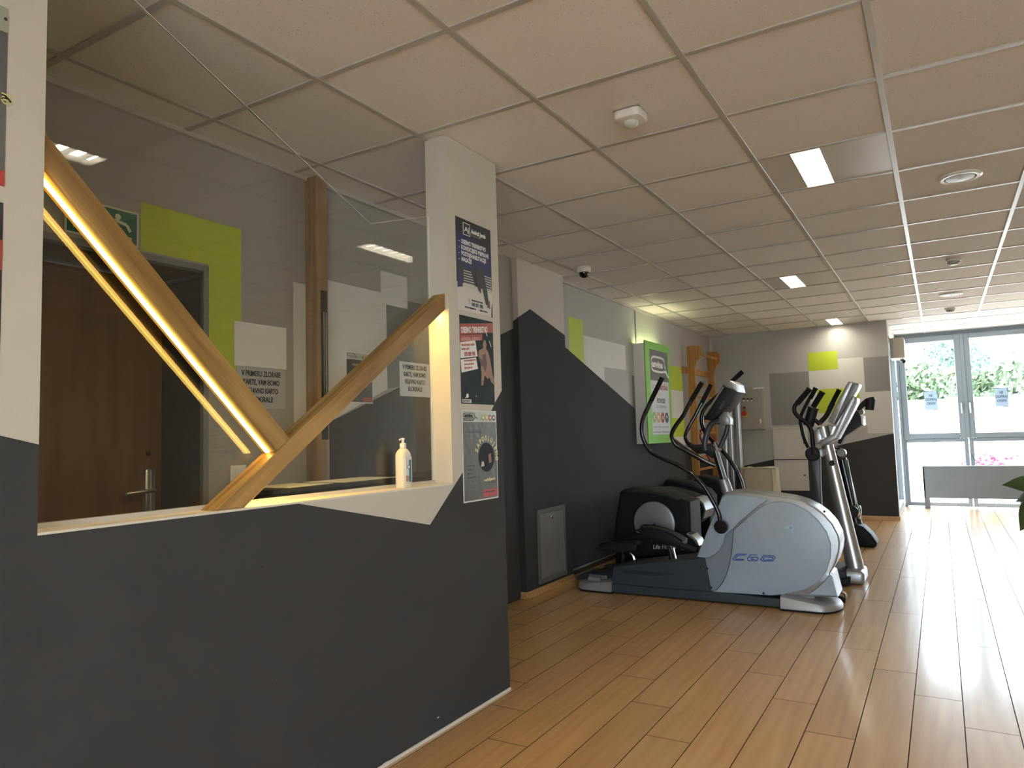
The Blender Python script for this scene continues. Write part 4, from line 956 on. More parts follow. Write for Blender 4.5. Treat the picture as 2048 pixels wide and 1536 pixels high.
# heater box and small camera at the corner
a = Vector((-.395, 7.9, 0))
t = thing('wall_heater', (-.3, 8.1, 2.05), 'beige box unit high on the alcove side wall by the window', 'box')
q = [PY(8.12, z6(*p)) for p in [(138, 305), (258, 300), (262, 500), (150, 540)]]
MB().box(-.394, q[0].x, 8.13, 8.55, 2.07, 2.335, .004, 1).build('box_casing', mat('heater grey', (.33, .33, .31), .45), t)
MB().box(q[0].x - .002, q[1].x + .0, 8.12, 8.55, 2.07, 2.335, .008, 2).build('front_cover', BEIGE, t)
p = PY(8.3, z6(250, 560))
t2_ = thing('small_camera', (p.x, 8.3, p.z), 'small black camera under the beige box unit by the window', 'camera')
MB().lathe([(0, -.03), (.022, -.03), (.026, -.02), (.026, .03), (.02, .04), (0, .042)], (p.x, 8.3, p.z), (.5, -.8, -.3), 16).build('camera_body', BLACK, t2_)
MB().box(p.x - .012, p.x + .012, 8.29, 8.32, p.z + .012, 2.069, .002, 1).build('mount', PLASTW, t2_)

# notes on the windows
TRP = mat('paper translucent', (.45, .55, .62), .6); nt = TRP.node_tree; tr = nt.nodes.new('ShaderNodeBsdfTranslucent'); tr.inputs['Color'].default_value = (.07, .10, .13, 1); ads = nt.nodes.new('ShaderNodeAddShader')
nt.links.new(nt.nodes['Principled BSDF'].outputs[0], ads.inputs[0]); nt.links.new(tr.outputs[0], ads.inputs[1]); nt.links.new(ads.outputs[0], nt.nodes['Material Output'].inputs['Surface'])
for k, (c0, c1, lab) in enumerate((((470, 885), (652, 1098), 'left NE ODPIRAJ OKEN paper taped on the window'), ((1240, 848), (1428, 1062), 'right NE ODPIRAJ OKEN paper taped on the window'))):
    yg = YW - .0365
    a = PY(yg, z6(*c0)); b_ = PY(yg, z6(*c1))
    n = thing('window_notice', ((a.x + b_.x) / 2, yg, b_.z), lab, 'notice', 'window notices')
    MB().box(a.x + .012, b_.x - .012, yg - .001, yg, b_.z + .008, a.z - .012).build('sheet', TRP, n, smooth=False)
    TP = mat('tape blue grey', (.20, .27, .36), .5)
    m_ = MB(); m_.box(a.x + .0, a.x + .07, yg - .002, yg - .001, a.z - .022, a.z - .008); m_.build('tape', TP, n, smooth=False)
    m_ = MB(); m_.box(b_.x - .022, b_.x - .006, yg - .002, yg - .001, a.z - .07, a.z - .01); m_.build('tape', TP, n, smooth=False)
    m_ = MB(); m_.box(b_.x - .08, b_.x - .01, yg - .002, yg - .001, b_.z + .002, b_.z + .012); m_.build('tape', TP, n, smooth=False)
    for i_, s in enumerate(['NE', 'ODPIRAJ', 'OKEN!']): text(s, .052, ((a.x + b_.x) / 2, yg - .0012, a.z - .095 - .058 * i_), (1, 0, 0), UPV, mat('note navy', (.02, .08, .16), .5), n, align='CENTER', sx=.72, bold=.001)

# bench-like heater cover under the window
yq = 9.42
t = thing('radiator_cover', (.9, 9.5, 0), 'grey radiator cover with a mesh strip under the window', 'radiator cover')
BC = mat('cover grey', (.17, .19, .21), .45, noise=.04, nscale=3)
xl_, xr_ = -.143, 2.6
MB().box(xl_, xr_, yq, yq + .02, .15, .60, .003, 1).build('front_panel', BC, t)
MB().box(xl_, xr_, yq + .02, yq + .22, .585, .60, .002, 1).build('top_board', BC, t)
MB().box(xl_, xl_ + .018, yq + .0, yq + .22, .0, .585).build('end_panel', BC, t, smooth=False)
MB().box(xl_ + .018, -.075, yq + .004, yq + .03, .0, .15).build('foot', BC, t, smooth=False)
MB().box(.98, 1.05, yq + .004, yq + .03, .0, .15).build('foot', BC, t, smooth=False)
MB().box(2.5, 2.582, yq + .004, yq + .03, .0, .15).build('foot', BC, t, smooth=False)
for (xa, xb) in ((-.073, .978), (1.052, 2.498)):
    m_ = MB(); MS = .021
    n = int((xb - xa) / MS)
    for k in range(n + 1): m_.box(xa + k * MS, xa + k * MS + .006, yq + .012, yq + .015, .035, .14)
    for k in range(6): m_.box(xa, xb, yq + .015, yq + .018, .035 + k * .0195, .041 + k * .0195)
    o = m_.build('mesh_grille', mat('mesh steel', (.5, .52, .54), .4, metal=.4), t, smooth=False); o['kind'] = 'stuff'
# loose cable by the window
m_ = MB(); pts = [PY(9.6, p) for p in [(1943, 908), (1950, 920), (1962, 926), (1975, 928.5)]]; pts[-1].z = .604; m_.tube(pts + [Vector((pts[-1].x + .15, 9.58, .604))], .004, 6, 5)
tag(m_.build('cable', BLACK), 'thin dark cable drooping onto the radiator cover', 'cable')

# ================================================================= silver elliptical trainer
def extr(pts, y1, m, name, parent, bev=.0, seg=2):
    return MB().prism(pts, (0, y1 - pts[0].y, 0), bev, seg).build(name, m, parent)
def bolt(parent, p, r=.007, m=None, name='bolt'):
    return MB().lathe([(r, 0), (r * .8, .003), (0, .003)], p, (0, -1, 0), 10).build(name, m or INK, parent)
YN = 2.60
e = thing('elliptical_trainer', (-1.3, 2.75, 0), 'silver and dark slate elliptical trainer with blue lettering on its round housing', 'elliptical trainer')
shroud = [(195, 1175), (135, 850), (62, 838), (225, 430), (270, 335), (300, 255), (340, 215), (440, 205), (640, 222), (830, 248), (960, 268), (1090, 305), (1190, 355), (1285, 425), (1370, 520), (1425, 625), (1440, 705), (1432, 790), (1403, 890), (1340, 995), (1365, 1010), (1420, 1222), (1390, 1222), (830, 1208)]
extr(YL(YN + .03, z3, shroud), YN + .30, SILV, 'drive_housing', e, .022, 3)
disc_c = [(195, 1170), (260, 1150), (310, 1090), (345, 1020), (375, 930), (400, 800), (408, 690), (418, 582), (470, 533), (560, 452), (650, 378), (720, 332), (800, 308), (880, 305), (1000, 330), (1120, 390), (1230, 490), (1310, 600), (1350, 720), (1345, 850), (1310, 970), (1230, 1080), (1100, 1150), (900, 1195), (780, 1207)]
extr(YL(YN, z3, disc_c), YN + .04, ICE, 'side_cover', e, .006, 2)
upper = [(66, 834), (228, 432), (278, 335), (305, 262), (345, 238), (500, 242), (650, 262), (742, 290), (650, 352), (560, 428), (465, 512), (415, 560), (335, 628), (318, 700), (285, 765), (240, 808), (190, 838), (135, 845)]
extr(YL(YN, z3, upper), YN + .04, ICE, 'upper_cover', e, .006, 2)
valley = [(140, 850), (190, 842), (245, 812), (290, 768), (322, 700), (338, 630), (412, 566), (414, 590), (404, 690), (396, 800), (370, 930), (340, 1015), (305, 1086), (256, 1145), (197, 1165)]
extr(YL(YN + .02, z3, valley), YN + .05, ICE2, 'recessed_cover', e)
corner = [(1345, 1000), (1362, 1020), (1412, 1212), (1140, 1196), (1240, 1120), (1300, 1060)]
extr(YL(YN + .012, z3, corner), YN + .05, ICE, 'rear_corner_cover', e, .003, 1)
for u, v in ((166, 946), (203, 1129), (705, 1184), (1290, 398)): bolt(e, PY(YN - .001 if u != 1290 else YN + .035, z3(u, v)), .008)
# C60 lettering: outlined strokes
lm = MB()
def strokes(mb, pts, wd, y, th=.0008):
    P = [PY(y, p) for p in pts]
    for A, B in zip(P, P[1:]):
        d = (B - A).normalized(); n = Vector((-d.z, 0, d.x)) * wd * .5; A2 = A - d * wd * .5; B2 = B + d * wd * .5
        mb.prism([A2 - n, B2 - n, B2 + n, A2 + n], (0, -th, 0))
YT = YN - .0005
for pts in ([(545, 806), (450, 806), (412, 852), (420, 866), (510, 866)], [(530, 818), (462, 818), (434, 850), (440, 856), (516, 857)],
            [(640, 814), (580, 814), (552, 850), (560, 870), (640, 872), (655, 850), (640, 838), (575, 838)], [(600, 850), (585, 857), (625, 860)],
            [(705, 820), (800, 822), (818, 838), (800, 872), (700, 876), (676, 862), (705, 820)], [(715, 834), (790, 836), (796, 846), (785, 862), (712, 864), (700, 856), (715, 834)]):
    strokes(lm, [z3(*p) for p in pts], .0056, YT)
lm.build('lettering', BLUE, e, smooth=False)
lg = MB(); lg.prism([PY(YT, z3(*p)) for p in [(902, 563), (940, 532), (985, 524), (996, 560), (985, 622), (974, 590), (950, 568)]], (0, -.0006, 0)); lg.build('logo_print', PBLUE, e, smooth=False)
lg = MB(); lg.lathe([(.010, 0), (.010, .0004)], PY(YT - .0006, z3(965, 556)), (0, -1, 0), 14); lg.build('logo_dot', mat('blue grey print', (.22, .36, .52), .4), e, smooth=False)
text('clubline', .028, PY(YT, z3(1018, 545)), (1, 0, 0), UPV, mat('faint print', (.33, .40, .50), .4), e, ext=.0003); text('fitness systems', .024, PY(YT, z3(1018, 585)), (1, 0, 0), UPV, MATS['faint print'], e, ext=.0003)
# frame
side = [(520, 1372), (520, 1265), (548, 1095), (1000, 1048), (1470, 1003), (1540, 1360), (1545, 1480)]
base = YL(2.585, z1, side)
panel = [PY(2.585, z1(*p)) for p in [(522, 1264), (548, 1096), (1000, 1050), (1472, 1004), (1538, 1352), (1100, 1318)]]
extr(panel, 2.93, TEAL, 'side_panel', e, .004, 1)
rail = [PY(2.575, z1(521, 1266)), PY(2.575, z1(1100, 1320)), PY(2.575, z1(1540, 1352)), PY(2.575, z3(868, 1243)), PY(2.575, z3(868, 1335)), PY(2.575, z1(1530, 1478)), PY(2.575, z1(521, 1370))]
for p in rail[3:]: p.z = max(p.z, .012)
extr(rail, 2.94, TEAL, 'base_rail', e, .004, 1)
pocket = [(575, 1108), (740, 1128), (1172, 1163), (1085, 1240), (740, 1212)]
extr(YL(2.5845, z1, pocket), 2.60, TEAL2, 'grip_pocket', e)
pk = [(660, 1160), (1000, 1190), (1170, 1166), (1085, 1240), (740, 1212)]
extr(YL(2.584, z1, pk), 2.59, TEAL, 'pocket_lip', e)
for u, v in ((556, 1155), (546, 1224), (937, 1267), (1472, 1115), (1510, 1310)): bolt(e, PY(2.5845, z1(u, v)), .005, CHROME)
# track deck on top of the frame
P0 = PY(2.75, z1(540, 1088)); P1 = PY(2.75, z1(1470, 1000))
for yy in (2.63, 2.86):
    MB().prism([(P0.x - .12, yy, P0.z - .045), (P0.x - .12, yy, P0.z - .02), (P1.x, yy, P1.z + .012), (P1.x, yy, P1.z - .02)], (0, .05, 0), .002, 1).build('track_rail', BLACK, e)
extr(YL(2.74, z1, [(165, 1228), (176, 1186), (240, 1152), (330, 1150), (380, 1160), (440, 1102), (560, 1092), (560, 1280), (400, 1238)]), 2.94, TEAL2, 'rear_frame', e, .004, 1)
# feet
def foot(x0, x1, y0, y1, h0, h1, nm):
    n = 12; pl = [(x0, y0)]
    cx, r = x1 - math.copysign(.13, x1 - x0), .13
    sg = math.copysign(1, x1 - x0)
    arc_ = []
    for k in range(n + 1):
        a = -math.pi / 2 + math.pi * k / n
        arc_.append((cx + sg * math.cos(a) * r, (y0 + y1) / 2 + math.sin(a) * (y1 - y0) / 2))
    outline = [(x0, y0)] + arc_ + [(x0, y1)]
    def ring(z, ins, slope):
        out = []
        for x, y in outline:
            t_ = (x - x0) / (x1 - x0); yc = (y0 + y1) / 2
            out.append(Vector((x0 + (x - x0) * (1 - ins * .25), yc + (y - yc) * (1 - ins), z if not slope else h0 + (h1 - h0) * t_)))
        return out
    m_ = MB(); m_._add(loft([ring(.014, 0, 0), ring(.03, 0, 0), ring(0, .06, 1), [p + Vector((0, 0, .008)) for p in ring(0, .16, 1)]])); o = m_.build('stabilizer_foot', SILV2, e)
    m_ = MB(); m_._add(loft([ring(.0005, .02, 0), ring(.014, .02, 0)])); m_.build('rubber_sole', RUBBER, o)
    return o
foot(-2.06, -2.39, 2.56, 2.93, .085, .045, 'l'); foot(-.855, -.50, 2.53, 2.93, .088, .04, 'r')
for (x0, x1, y) in ((-2.15, -2.30, 2.70), (-2.17, -2.27, 2.62)): MB().box(min(x0, x1), max(x0, x1), y - .012, y + .012, .075, .105, .004, 1).build('foot_rib', SILV, e)
for y in (2.66, 2.78): MB().box(-.78, -.66, y - .012, y + .012, .07, .10, .004, 1).build('foot_rib', SILV, e)
ax = PY(2.95, z3(1425, 1250))
MB().tube([PY(2.95, z3(1405, 1185)), PY(2.95, z3(1450, 1172)), PY(2.95, z3(1488, 1190)), PY(2.95, z3(1497, 1240)), PY(2.95, z3(1470, 1272))], .010, 8, 5).build('transport_lever', CHROME, e)
MB().lathe([(.03, 0), (.034, .006), (.034, .03), (.03, .036)], PY(2.93, z3(1440, 1262)), (0, 1, 0), 18).build('transport_wheel', RUBBER, e)
# mast
mA, mB = PY(2.76, z2(1135, 1500)), PY(2.76, z2(985, 1000))
MB().tube([mA, mB], .024, 14).build('mast', BLKG, e)
d = (mB - mA).normalized(); nr = Vector((-d.z, 0, d.x)) * -1
sA = mA + d * .06 + Vector((.013, -.020, 0)); sB = mB + d * .02 + Vector((.013, -.020, 0))
MB().prism([sA, sA + Vector((.011, .010, 0)), sB + Vector((.011, .010, 0)), sB], (0, -.002, 0)).build('mast_sticker', SILV, e, smooth=False)
MB().lathe([(.040, -.05), (.038, 0), (.034, .045), (.026, .05)], mA + d * .01, d, 18).build('mast_collar', SILV, e)
# console
con = [(1095, 290), (1130, 262), (1175, 248), (1232, 285), (1256, 370), (1170, 530), (1105, 590), (1060, 640), (960, 720), (870, 705), (868, 660)]
extr(YL(2.63, z2, con), 2.89, BLACK, 'console_housing', e, .014, 2)
cap = [(1098, 300), (1128, 258), (1176, 241), (1240, 282), (1262, 375), (1205, 345), (1150, 330)]
extr(YL(2.622, z2, cap), 2.898, SILV, 'console_cap', e, .012, 2)
extr(YL(2.619, z2, [(1092, 312), (1110, 322), (888, 662), (868, 654)]), 2.90, mat('console edge grey', (.20, .20, .19), .35), 'console_bezel', e, .003, 1)
extr(YL(2.62, z2, [(1108, 482), (1120, 490), (1062, 585), (1050, 578)]), 2.63, mat('console slot', (.08, .09, .1), .35), 'vent_slot', e)
extr(YL(2.69, z2, [(1050, 620), (1105, 600), (1170, 700), (1168, 765), (1060, 780), (1040, 700)]), 2.83, mat('bracket grey', (.22, .24, .25), .3, metal=.4), 'console_bracket', e, .012, 2)
GRT = mat('pulse grip grey', (.045, .055, .058), .35)
MB().tube([PY(2.70, z2(*p)) for p in [(1060, 730), (990, 735), (935, 800), (900, 900), (882, 1000), (900, 1070)]], .021, 12, 5).build('pulse_grip', GRT, e)
MB().tube([PY(2.82, z2(*p)) for p in [(1100, 745), (1150, 765), (1140, 850), (1110, 930), (1070, 1010), (1020, 1060)]], .018, 12, 5).build('pulse_grip', GRT, e)
MB().tube([PY(2.72, z2(905, 1078)), PY(2.80, z2(1075, 1058))], .014, 10).build('cross_bar', CHROME, e)
extr(YL(2.69, z2, [(655, 1010), (760, 1000), (960, 1000), (990, 1060), (960, 1160), (880, 1105), (790, 1112), (720, 1050)]), 2.86, BLACK, 'accessory_tray', e, .008, 2)
# handles
def handle(nm, pts, y0, y1, r, grip, zf=z2):
    n = len(pts); P = [PY(y0 + (y1 - y0) * k / (n - 1), zf(*p)) for k, p in enumerate(pts)]
    MB().tube(P, r, 12, 6).build(nm, BLKG, e)
    g0 = P[0] + (P[0] - P[1]).normalized() * .004
    MB().tube([g0, P[0].lerp(P[1], .5), P[1]], grip, 12, 1).build('foam_grip', RUBBER, e)
    MB().tube([P[1].lerp(P[2], .05), P[1].lerp(P[2], .9)], r + .0015, 12, 1).build('contact_sleeve', mat('sleeve gloss', (.03, .03, .032), .12, coat=.5), e)
handle('moving_arm', [(378, 215), (250, 480), (168, 655), (138, 790), (158, 930), (240, 1080), (400, 1170), (560, 1240), (720, 1335), (830, 1445), (905, 1540), (1045, 1800), (1064, 1950)], 2.50, 2.565, .0155, .0175)
pv = PY(2.55, z3(300, 545))
MB().lathe([(0, -.018), (.040, -.018), (.046, -.012), (.046, .03), (.04, .05)], pv, (0, 1, 0), 22).build('arm_hub', BLKG, e)
handle('fixed_handle', [(848, 272), (725, 475), (640, 640), (535, 785), (492, 895), (540, 1000), (660, 1070), (800, 1150), (920, 1212), (1010, 1245)], 2.60, 2.72, .0155, .0175)
handle('fixed_handle', [(955, 297), (850, 505), (765, 670), (685, 815), (655, 905), (690, 985), (780, 1030)], 2.95, 2.84, .0145, .0165)
handle('moving_arm', [(1325, 140), (1205, 255), (1060, 400), (905, 540), (845, 680), (870, 820), (960, 940), (1080, 1060), (1180, 1180), (1260, 1310), (1310, 1430), (1335, 1540)], 3.0, 2.97, .0150, .0175)
# pedals
def pedal(lo, near, far, y0, y1):
    o = extr(YL(y0, z1, lo), y1, BLACK, 'pedal', e, .006, 2)
    loop = [PY(y0, z1(*p)) for p in near] + [PY(y1, z1(*p)) for p in far[::-1]]
    MB().tube(loop + loop[:1], .007, 8, 3).build('pedal_rim', RUBBER, o)
    return o
pedal([(770, 715), (850, 690), (1000, 722), (1150, 775), (1240, 830), (1235, 880), (1180, 890), (1080, 862), (940, 800), (830, 760)], [(830, 690), (1000, 712), (1150, 765), (1240, 825)], [(850, 668), (1000, 678), (1150, 730), (1225, 780)], 2.62, 2.78)
pedal([(345, 905), (440, 868), (600, 850), (760, 850), (788, 880), (780, 935), (700, 942), (560, 948), (420, 930)], [(400, 880), (560, 848), (700, 842), (786, 870)], [(420, 862), (560, 838), (700, 832), (770, 845)], 2.84, 3.0)
MB().tube([PY(2.70, z1(*p)) for p in [(1110, 880), (1135, 950), (1150, 1030)]], [.016, .02, .024], 10, 4).build('pedal_link', BLACK, e)
MB().tube([PY(2.70, z1(*p)) for p in [(1165, 900), (1180, 970), (1195, 1025)]], .006, 8, 3).build('link_rod', CHROME, e)
MB().tube([PY(2.90, z1(*p)) for p in [(715, 945), (750, 985), (768, 1050)]], [.010, .010, .012], 8, 4).build('link_rod', CHROME, e)
MB().tube([PY(2.90, z1(*p)) for p in [(640, 935), (650, 990), (640, 1050)]], .02, 10, 4).build('pedal_link', BLACK, e)
for u, v in ((937, 818), (1062, 876)): bolt(e, PY(2.615, z1(u, v)), .009, CHROME)
for u, v in ((525, 960), (643, 968)): bolt(e, PY(2.835, z1(u, v)), .009, CHROME)
MB().tube([PY(2.64, z1(1235, 870)), PY(2.64, z1(1400, 930))], .02, 10).build('pedal_arm', BLACK, e)

# ================================================================= black machines behind
BH = mat('machine black shell', (.010, .011, .013), .55, spec=.2, bump=.06, bscale=240)
BH2 = mat('machine charcoal shell', (.026, .027, .026), .55, spec=.2, bump=.06, bscale=240)
a_ = thing('elliptical_trainer', (-1.95, 3.4, 0), 'black elliptical trainer with a large grey disc, right behind the silver one', 'elliptical trainer')
body = YL(3.2, z1, [(560, 1010), (552, 840), (556, 640), (605, 328), (650, 300), (720, 292), (900, 300), (1100, 345), (1225, 395), (1325, 430), (1338, 760), (1345, 960)])
body[0].z = body[-1].z = .10
extr(body, 3.52, BH, 'drive_housing', a_, .03, 3)
extr(YL(3.19, z1, [(640, 318), (720, 300), (900, 306), (1100, 350), (1225, 400), (1215, 425), (1080, 385), (900, 345), (700, 335)]), 3.5, BH2, 'top_cover', a_, .008, 2)
low = YL(3.12, z1, [(570, 1010), (575, 820), (760, 760), (1000, 755), (1240, 745), (1330, 760), (1395, 815), (1424, 880), (1410, 940), (1345, 985)])
extr(low, 3.30, BH, 'lower_housing', a_, .022, 3)
extr(YL(3.115, z1, [(1290, 752), (1345, 772), (1400, 820), (1425, 880), (1400, 870), (1360, 815), (1310, 780)]), 3.28, SILV, 'end_trim', a_, .004, 1)
c = PY(3.2, z1(966, 645))
MB().lathe([(0, .016), (.155, .016), (.172, .010), (.178, 0), (.178, -.01)], c, (0, -1, 0), 40).build('drive_disc', mat('disc grey', (.30, .31, .32), .4, metal=.5), a_)
MB().lathe([(.185, -.012), (.185, .004), (.180, .010), (.178, .002)], c, (0, -1, 0), 40).build('disc_rim', BLACK, a_)
bolt(a_, PY(3.183, z1(966, 660)), .010); bolt(a_, PY(3.199, z1(950, 384)), .007)
MB().box(-2.3, -1.55, 3.16, 3.6, .02, .11, .01, 1).build('base_frame', BLACK, a_)
MB().box(-2.35, -2.25, 3.12, 3.62, .0, .05, .008, 1).build('floor_foot', RUBBER, a_); MB().box(-1.62, -1.5, 3.12, 3.62, .0, .05, .008, 1).build('floor_foot', RUBBER, a_)
text('Life Fitness', .048, PY(3.117, z1(950, 910)), (1, 0, .06), (0.15, 0, 1), mat('print pale', (.5, .5, .49), .5), a_, ext=.0004, sx=.9, bold=.0008)
text('95Xi', .03, PY(3.117, z1(1236, 925)), (1, 0, .06), (0, 0, 1), mat('print dim', (.14, .14, .14), .5), a_, ext=.0004)
def backmachine(y, y2, pts, zf, label, trim=None, ridge=None):
    P = YL(y, zf, pts); x0, x1 = min(p.x for p in P), max(p.x for p in P)
    t = thing('exercise_machine', ((x0 + x1) / 2, (y + y2) / 2, 0), label, 'exercise machine')
    P[0].z = P[-1].z = .07
    extr(P, y2, BH, 'housing', t, .03, 3)
    for xx in (x0 + .06, x1 - .14): MB().box(xx, xx + .08, y - .03, y2 + .03, 0, .075, .008, 1).build('floor_foot', RUBBER, t)
    if trim: extr(YL(y - .006, zf, trim), y2 - .02, SILV, 'end_trim', t, .003, 1)
    if ridge: extr(YL(y - .01, zf, ridge), y2, BH2, 'top_ridge', t, .012, 2)
    return t
b_m = backmachine(3.95, 4.25, [(760, 900), (760, 330), (900, 288), (1040, 290), (1150, 315), (1300, 352), (1395, 388), (1465, 445), (1490, 515), (1462, 600), (1400, 655), (1348, 672), (1340, 900)], z1, 'black exercise machine with a rounded silver-edged end, between the grey-disc trainer and the sloped ones',
    [(1385, 384), (1420, 396), (1470, 445), (1494, 515), (1470, 600), (1455, 590), (1475, 515), (1452, 455), (1405, 405)])
for u, v in ((1383, 428), (1415, 560)): bolt(b_m, PY(3.949, z1(u, v)), .008)
backmachine(4.70, 5.0, [(1000, 700), (1030, 280), (1075, 198), (1200, 212), (1330, 242), (1480, 312), (1535, 380), (1535, 700)], z1, 'black exercise machine with a sloping top beside the wall bars, under the sign', None, [(1140, 290), (1155, 266), (1300, 290), (1450, 350), (1520, 400), (1500, 430), (1300, 330)])
backmachine(5.65, 5.95, [(690, 1700), (720, 1460), (775, 1372), (820, 1364), (950, 1392), (1062, 1440), (1100, 1500), (1100, 1700)], z2, 'black exercise machine farthest back, in front of the wall bars')

# ================================================================= silver-post exercise bike
k_ = thing('exercise_bike', (-.75, 3.75, 0), 'silver-post exercise bike with tilted console behind the silver trainer', 'exercise bike')
MA, MBt = PY(3.72, z4(660, 1050)), PY(3.72, (1712, 1142))
MB().tube([MA, MA.lerp(MBt, .5), MBt], [.045, .055, .066], 18, 2, flat=.8).build('mast', mat('brushed silver', (.44, .44, .43), .28, metal=.8), k_)
MB().box(-.70, -.44, 3.55, 3.86, .004, .105, .03, 4).build('front_foot', SILV, k_)
MB().box(-.92, -.56, 3.52, 3.90, .004, .11, .012, 2).build('base_beam', BLACK, k_)
MB().box(-1.34, -.9, 3.68, 3.76, .06, .16, .012, 2).build('main_beam', BLACK, k_)
MB().box(-1.42, -1.32, 3.52, 3.92, .0, .08, .012, 2).build('rear_foot', BLACK, k_)
q = YL(3.46, z3, [(1405, 1060), (1530, 1040), (1528, 1105), (1500, 1128), (1410, 1110)])
for p in q[-2:]: p.z = max(p.z, .004)
extr(q, 3.60, RUBBER, 'foot_pad', k_, .008, 2)
sideb = [PY(3.62, z4(395, 1180)), PY(3.62, z4(560, 1220)), PY(3.62, z3(1255, 170)), PY(3.62, z3(1270, 420)), PY(3.62, z3(1180, 420)), PY(3.62, z3(1165, 0))]
extr(sideb, 3.68, mat('arm charcoal', (.035, .037, .042), .4), 'arm_post', k_, .012, 2)
MB().lathe([(0, .07), (.045, .07), (.055, .06), (.058, 0), (.055, -.04)], PY(3.66, z4(470, 1170)), (0, -1, 0), 22).build('pivot_drum', BLACK, k_)
MB().lathe([(.035, -.03), (.035, .06), (.03, .068), (0, .068)], PY(3.74, z4(600, 1150)), (0, -1, 0), 18).build('pivot_cap', CHROME, k_)
MB().lathe([(0, .02), (.016, .02), (.022, .012), (.022, -.03)], PY(3.66, z4(725, 1300)), (0, -1, 0), 14).build('adjust_knob', BLACK, k_)
def arm(pts, y, r, g0, g1, gr):
    MB().tube([PY(y, z4(*p)) for p in pts], r, 12, 5).build('handle_tube', BLACK, k_)
    A, B = PY(y, z4(*g0)), PY(y, z4(*g1)); d = (A - B).normalized()
    MB().tube([A, B], gr, 14).build('foam_grip', RUBBER, k_)
    MB().lathe([(gr * 1.18, 0), (gr * 1.18, .008), (gr * .8, .012), (0, .012)], A, d, 14).build('grip_cap', BLACK, k_)
arm([(475, 1180), (455, 1000), (440, 860), (395, 770), (330, 710), (250, 645), (205, 580), (205, 510), (240, 460), (330, 350)], 3.58, .0165, (405, 275), (240, 470), .021)
arm([(395, 1085), (335, 950), (300, 800), (283, 700), (310, 600), (400, 420), (440, 350)], 3.92, .014, (492, 265), (420, 400), .018)
arm([(560, 760), (480, 690), (430, 620)], 3.66, .016, (585, 320), (462, 520), .022)
arm([(545, 750), (640, 650), (700, 540), (740, 460)], 3.88, .020, (820, 290), (690, 540), .018)
bh = PY(3.62, z4(462, 540)); bl = PY(3.62, z4(395, 780)); MB().tube([bl, bh], .040, 16, 1).build('bottle_holder', BLACK, k_)
MB().tube([bh, bh + (bh - bl).normalized() * .008], .046, 16, 1).build('holder_rim', BLACK, k_)
SLV3 = mat('console silver', (.38, .39, .40), .3, metal=.55)
extr(YL(3.60, z4, [(668, 715), (690, 660), (935, 190), (955, 160), (1010, 165), (1020, 185), (755, 760), (740, 770)]), 3.86, SLV3, 'console_frame', k_, .012, 2)
extr(YL(3.62, z4, [(1000, 170), (1105, 192), (1095, 230), (1020, 360), (760, 765), (745, 765)]), 3.86, mat('console back grey', (.16, .17, .17), .35, metal=.3), 'console_back', k_, .010, 2)
extr(YL(3.58, z4, [(552, 1000), (560, 985), (735, 895), (760, 870), (960, 430), (985, 405), (1010, 375), (1030, 380), (1035, 420), (790, 950), (770, 960), (580, 1055), (560, 1050)]), 3.62, SLV3, 'console_bracket', k_, .006, 2)
extr(YL(3.62, z4, [(985, 400), (1015, 362), (1075, 392), (1068, 460), (800, 965), (600, 1058), (580, 1050), (770, 950)]), 3.86, mat('console back grey', (.16, .17, .17), .35), 'bracket_back', k_, .008, 2)
extr(YL(3.61, z4, [(470, 850), (545, 815), (600, 1000), (480, 1045)]), 3.84, SLV3, 'neck_cover', k_, .010, 2)
MB().tube([PY(3.70, z4(598, 790)), PY(3.70, z4(640, 950))], .042, 16, 1).build('neck_tube', mat('brushed silver', (.44, .44, .43), .28, metal=.8), k_)
extr(YL(3.64, z4, [(665, 755), (745, 790), (700, 905)]), 3.8, SLV3, 'neck_gusset', k_, .004, 1)

# ================================================================= black exercise bike behind it
m2 = thing('exercise_bike', (-.8, 5.6, 0), 'black exercise bike with curved foot, behind the silver-post bike', 'exercise bike')
MA, MBt = PY(5.6, z4(860, 1230)), PY(5.6, z3(1600, 520))
MB().tube([MA, MA.lerp(MBt, .5), MBt], [.048, .052, .056], 18, 2).build('mast', BLKG, m2)
m_ = MB(); m_.tube([PY(5.55, z4(940, 1250)), PY(5.55, z3(1590, 330))], .006, 8); m_.build('mast_edge', CHROME, m2)
c = PY(5.55, z4(790, 1175)); MB().ball(c, .075, .06, .075).build('joint_cover', BLKG, m2)
c = PY(5.55, z4(860, 1160)); MB().lathe([(.045, -.05), (.045, .05), (.035, .06), (0, .06)], c, (0, -1, 0), 18).build('joint_cap', mat('cap steel', (.3, .32, .33), .25, metal=.7), m2)
extr(YL(5.50, z4, [(800, 1020), (850, 870), (930, 770), (1120, 640), (1165, 640), (1160, 760), (900, 930), (850, 1040)]), 5.75, BLACK, 'console_arm', m2, .012, 2)
extr(YL(5.49, z4, [(1125, 630), (1160, 640), (1165, 770), (1140, 760)]), 5.75, PLASTW, 'console_tip', m2, .004, 1)
extr(YL(5.52, z4, [(960, 740), (990, 600), (1050, 560), (1110, 590), (1120, 650), (960, 770)]), 5.72, BLACK, 'console_pad', m2, .010, 2)
MB().tube([PY(5.55, z4(*p)) for p in [(1080, 560), (1150, 490), (1230, 430), (1320, 402)]], [.02, .026, .03, .022], 12, 4).build('display_arm', BLACK, m2)
MB().lathe([(.042, 0), (.048, .07), (.05, .11), (0, .11)], PY(5.55, z4(1255, 560)), (.1, 0, 1), 18).build('display_cup', BLACK, m2)
extr(YL(5.53, z4, [(1290, 400), (1330, 395), (1328, 430), (1300, 450)]), 5.58, SILV, 'display_tip', m2, .004, 1)
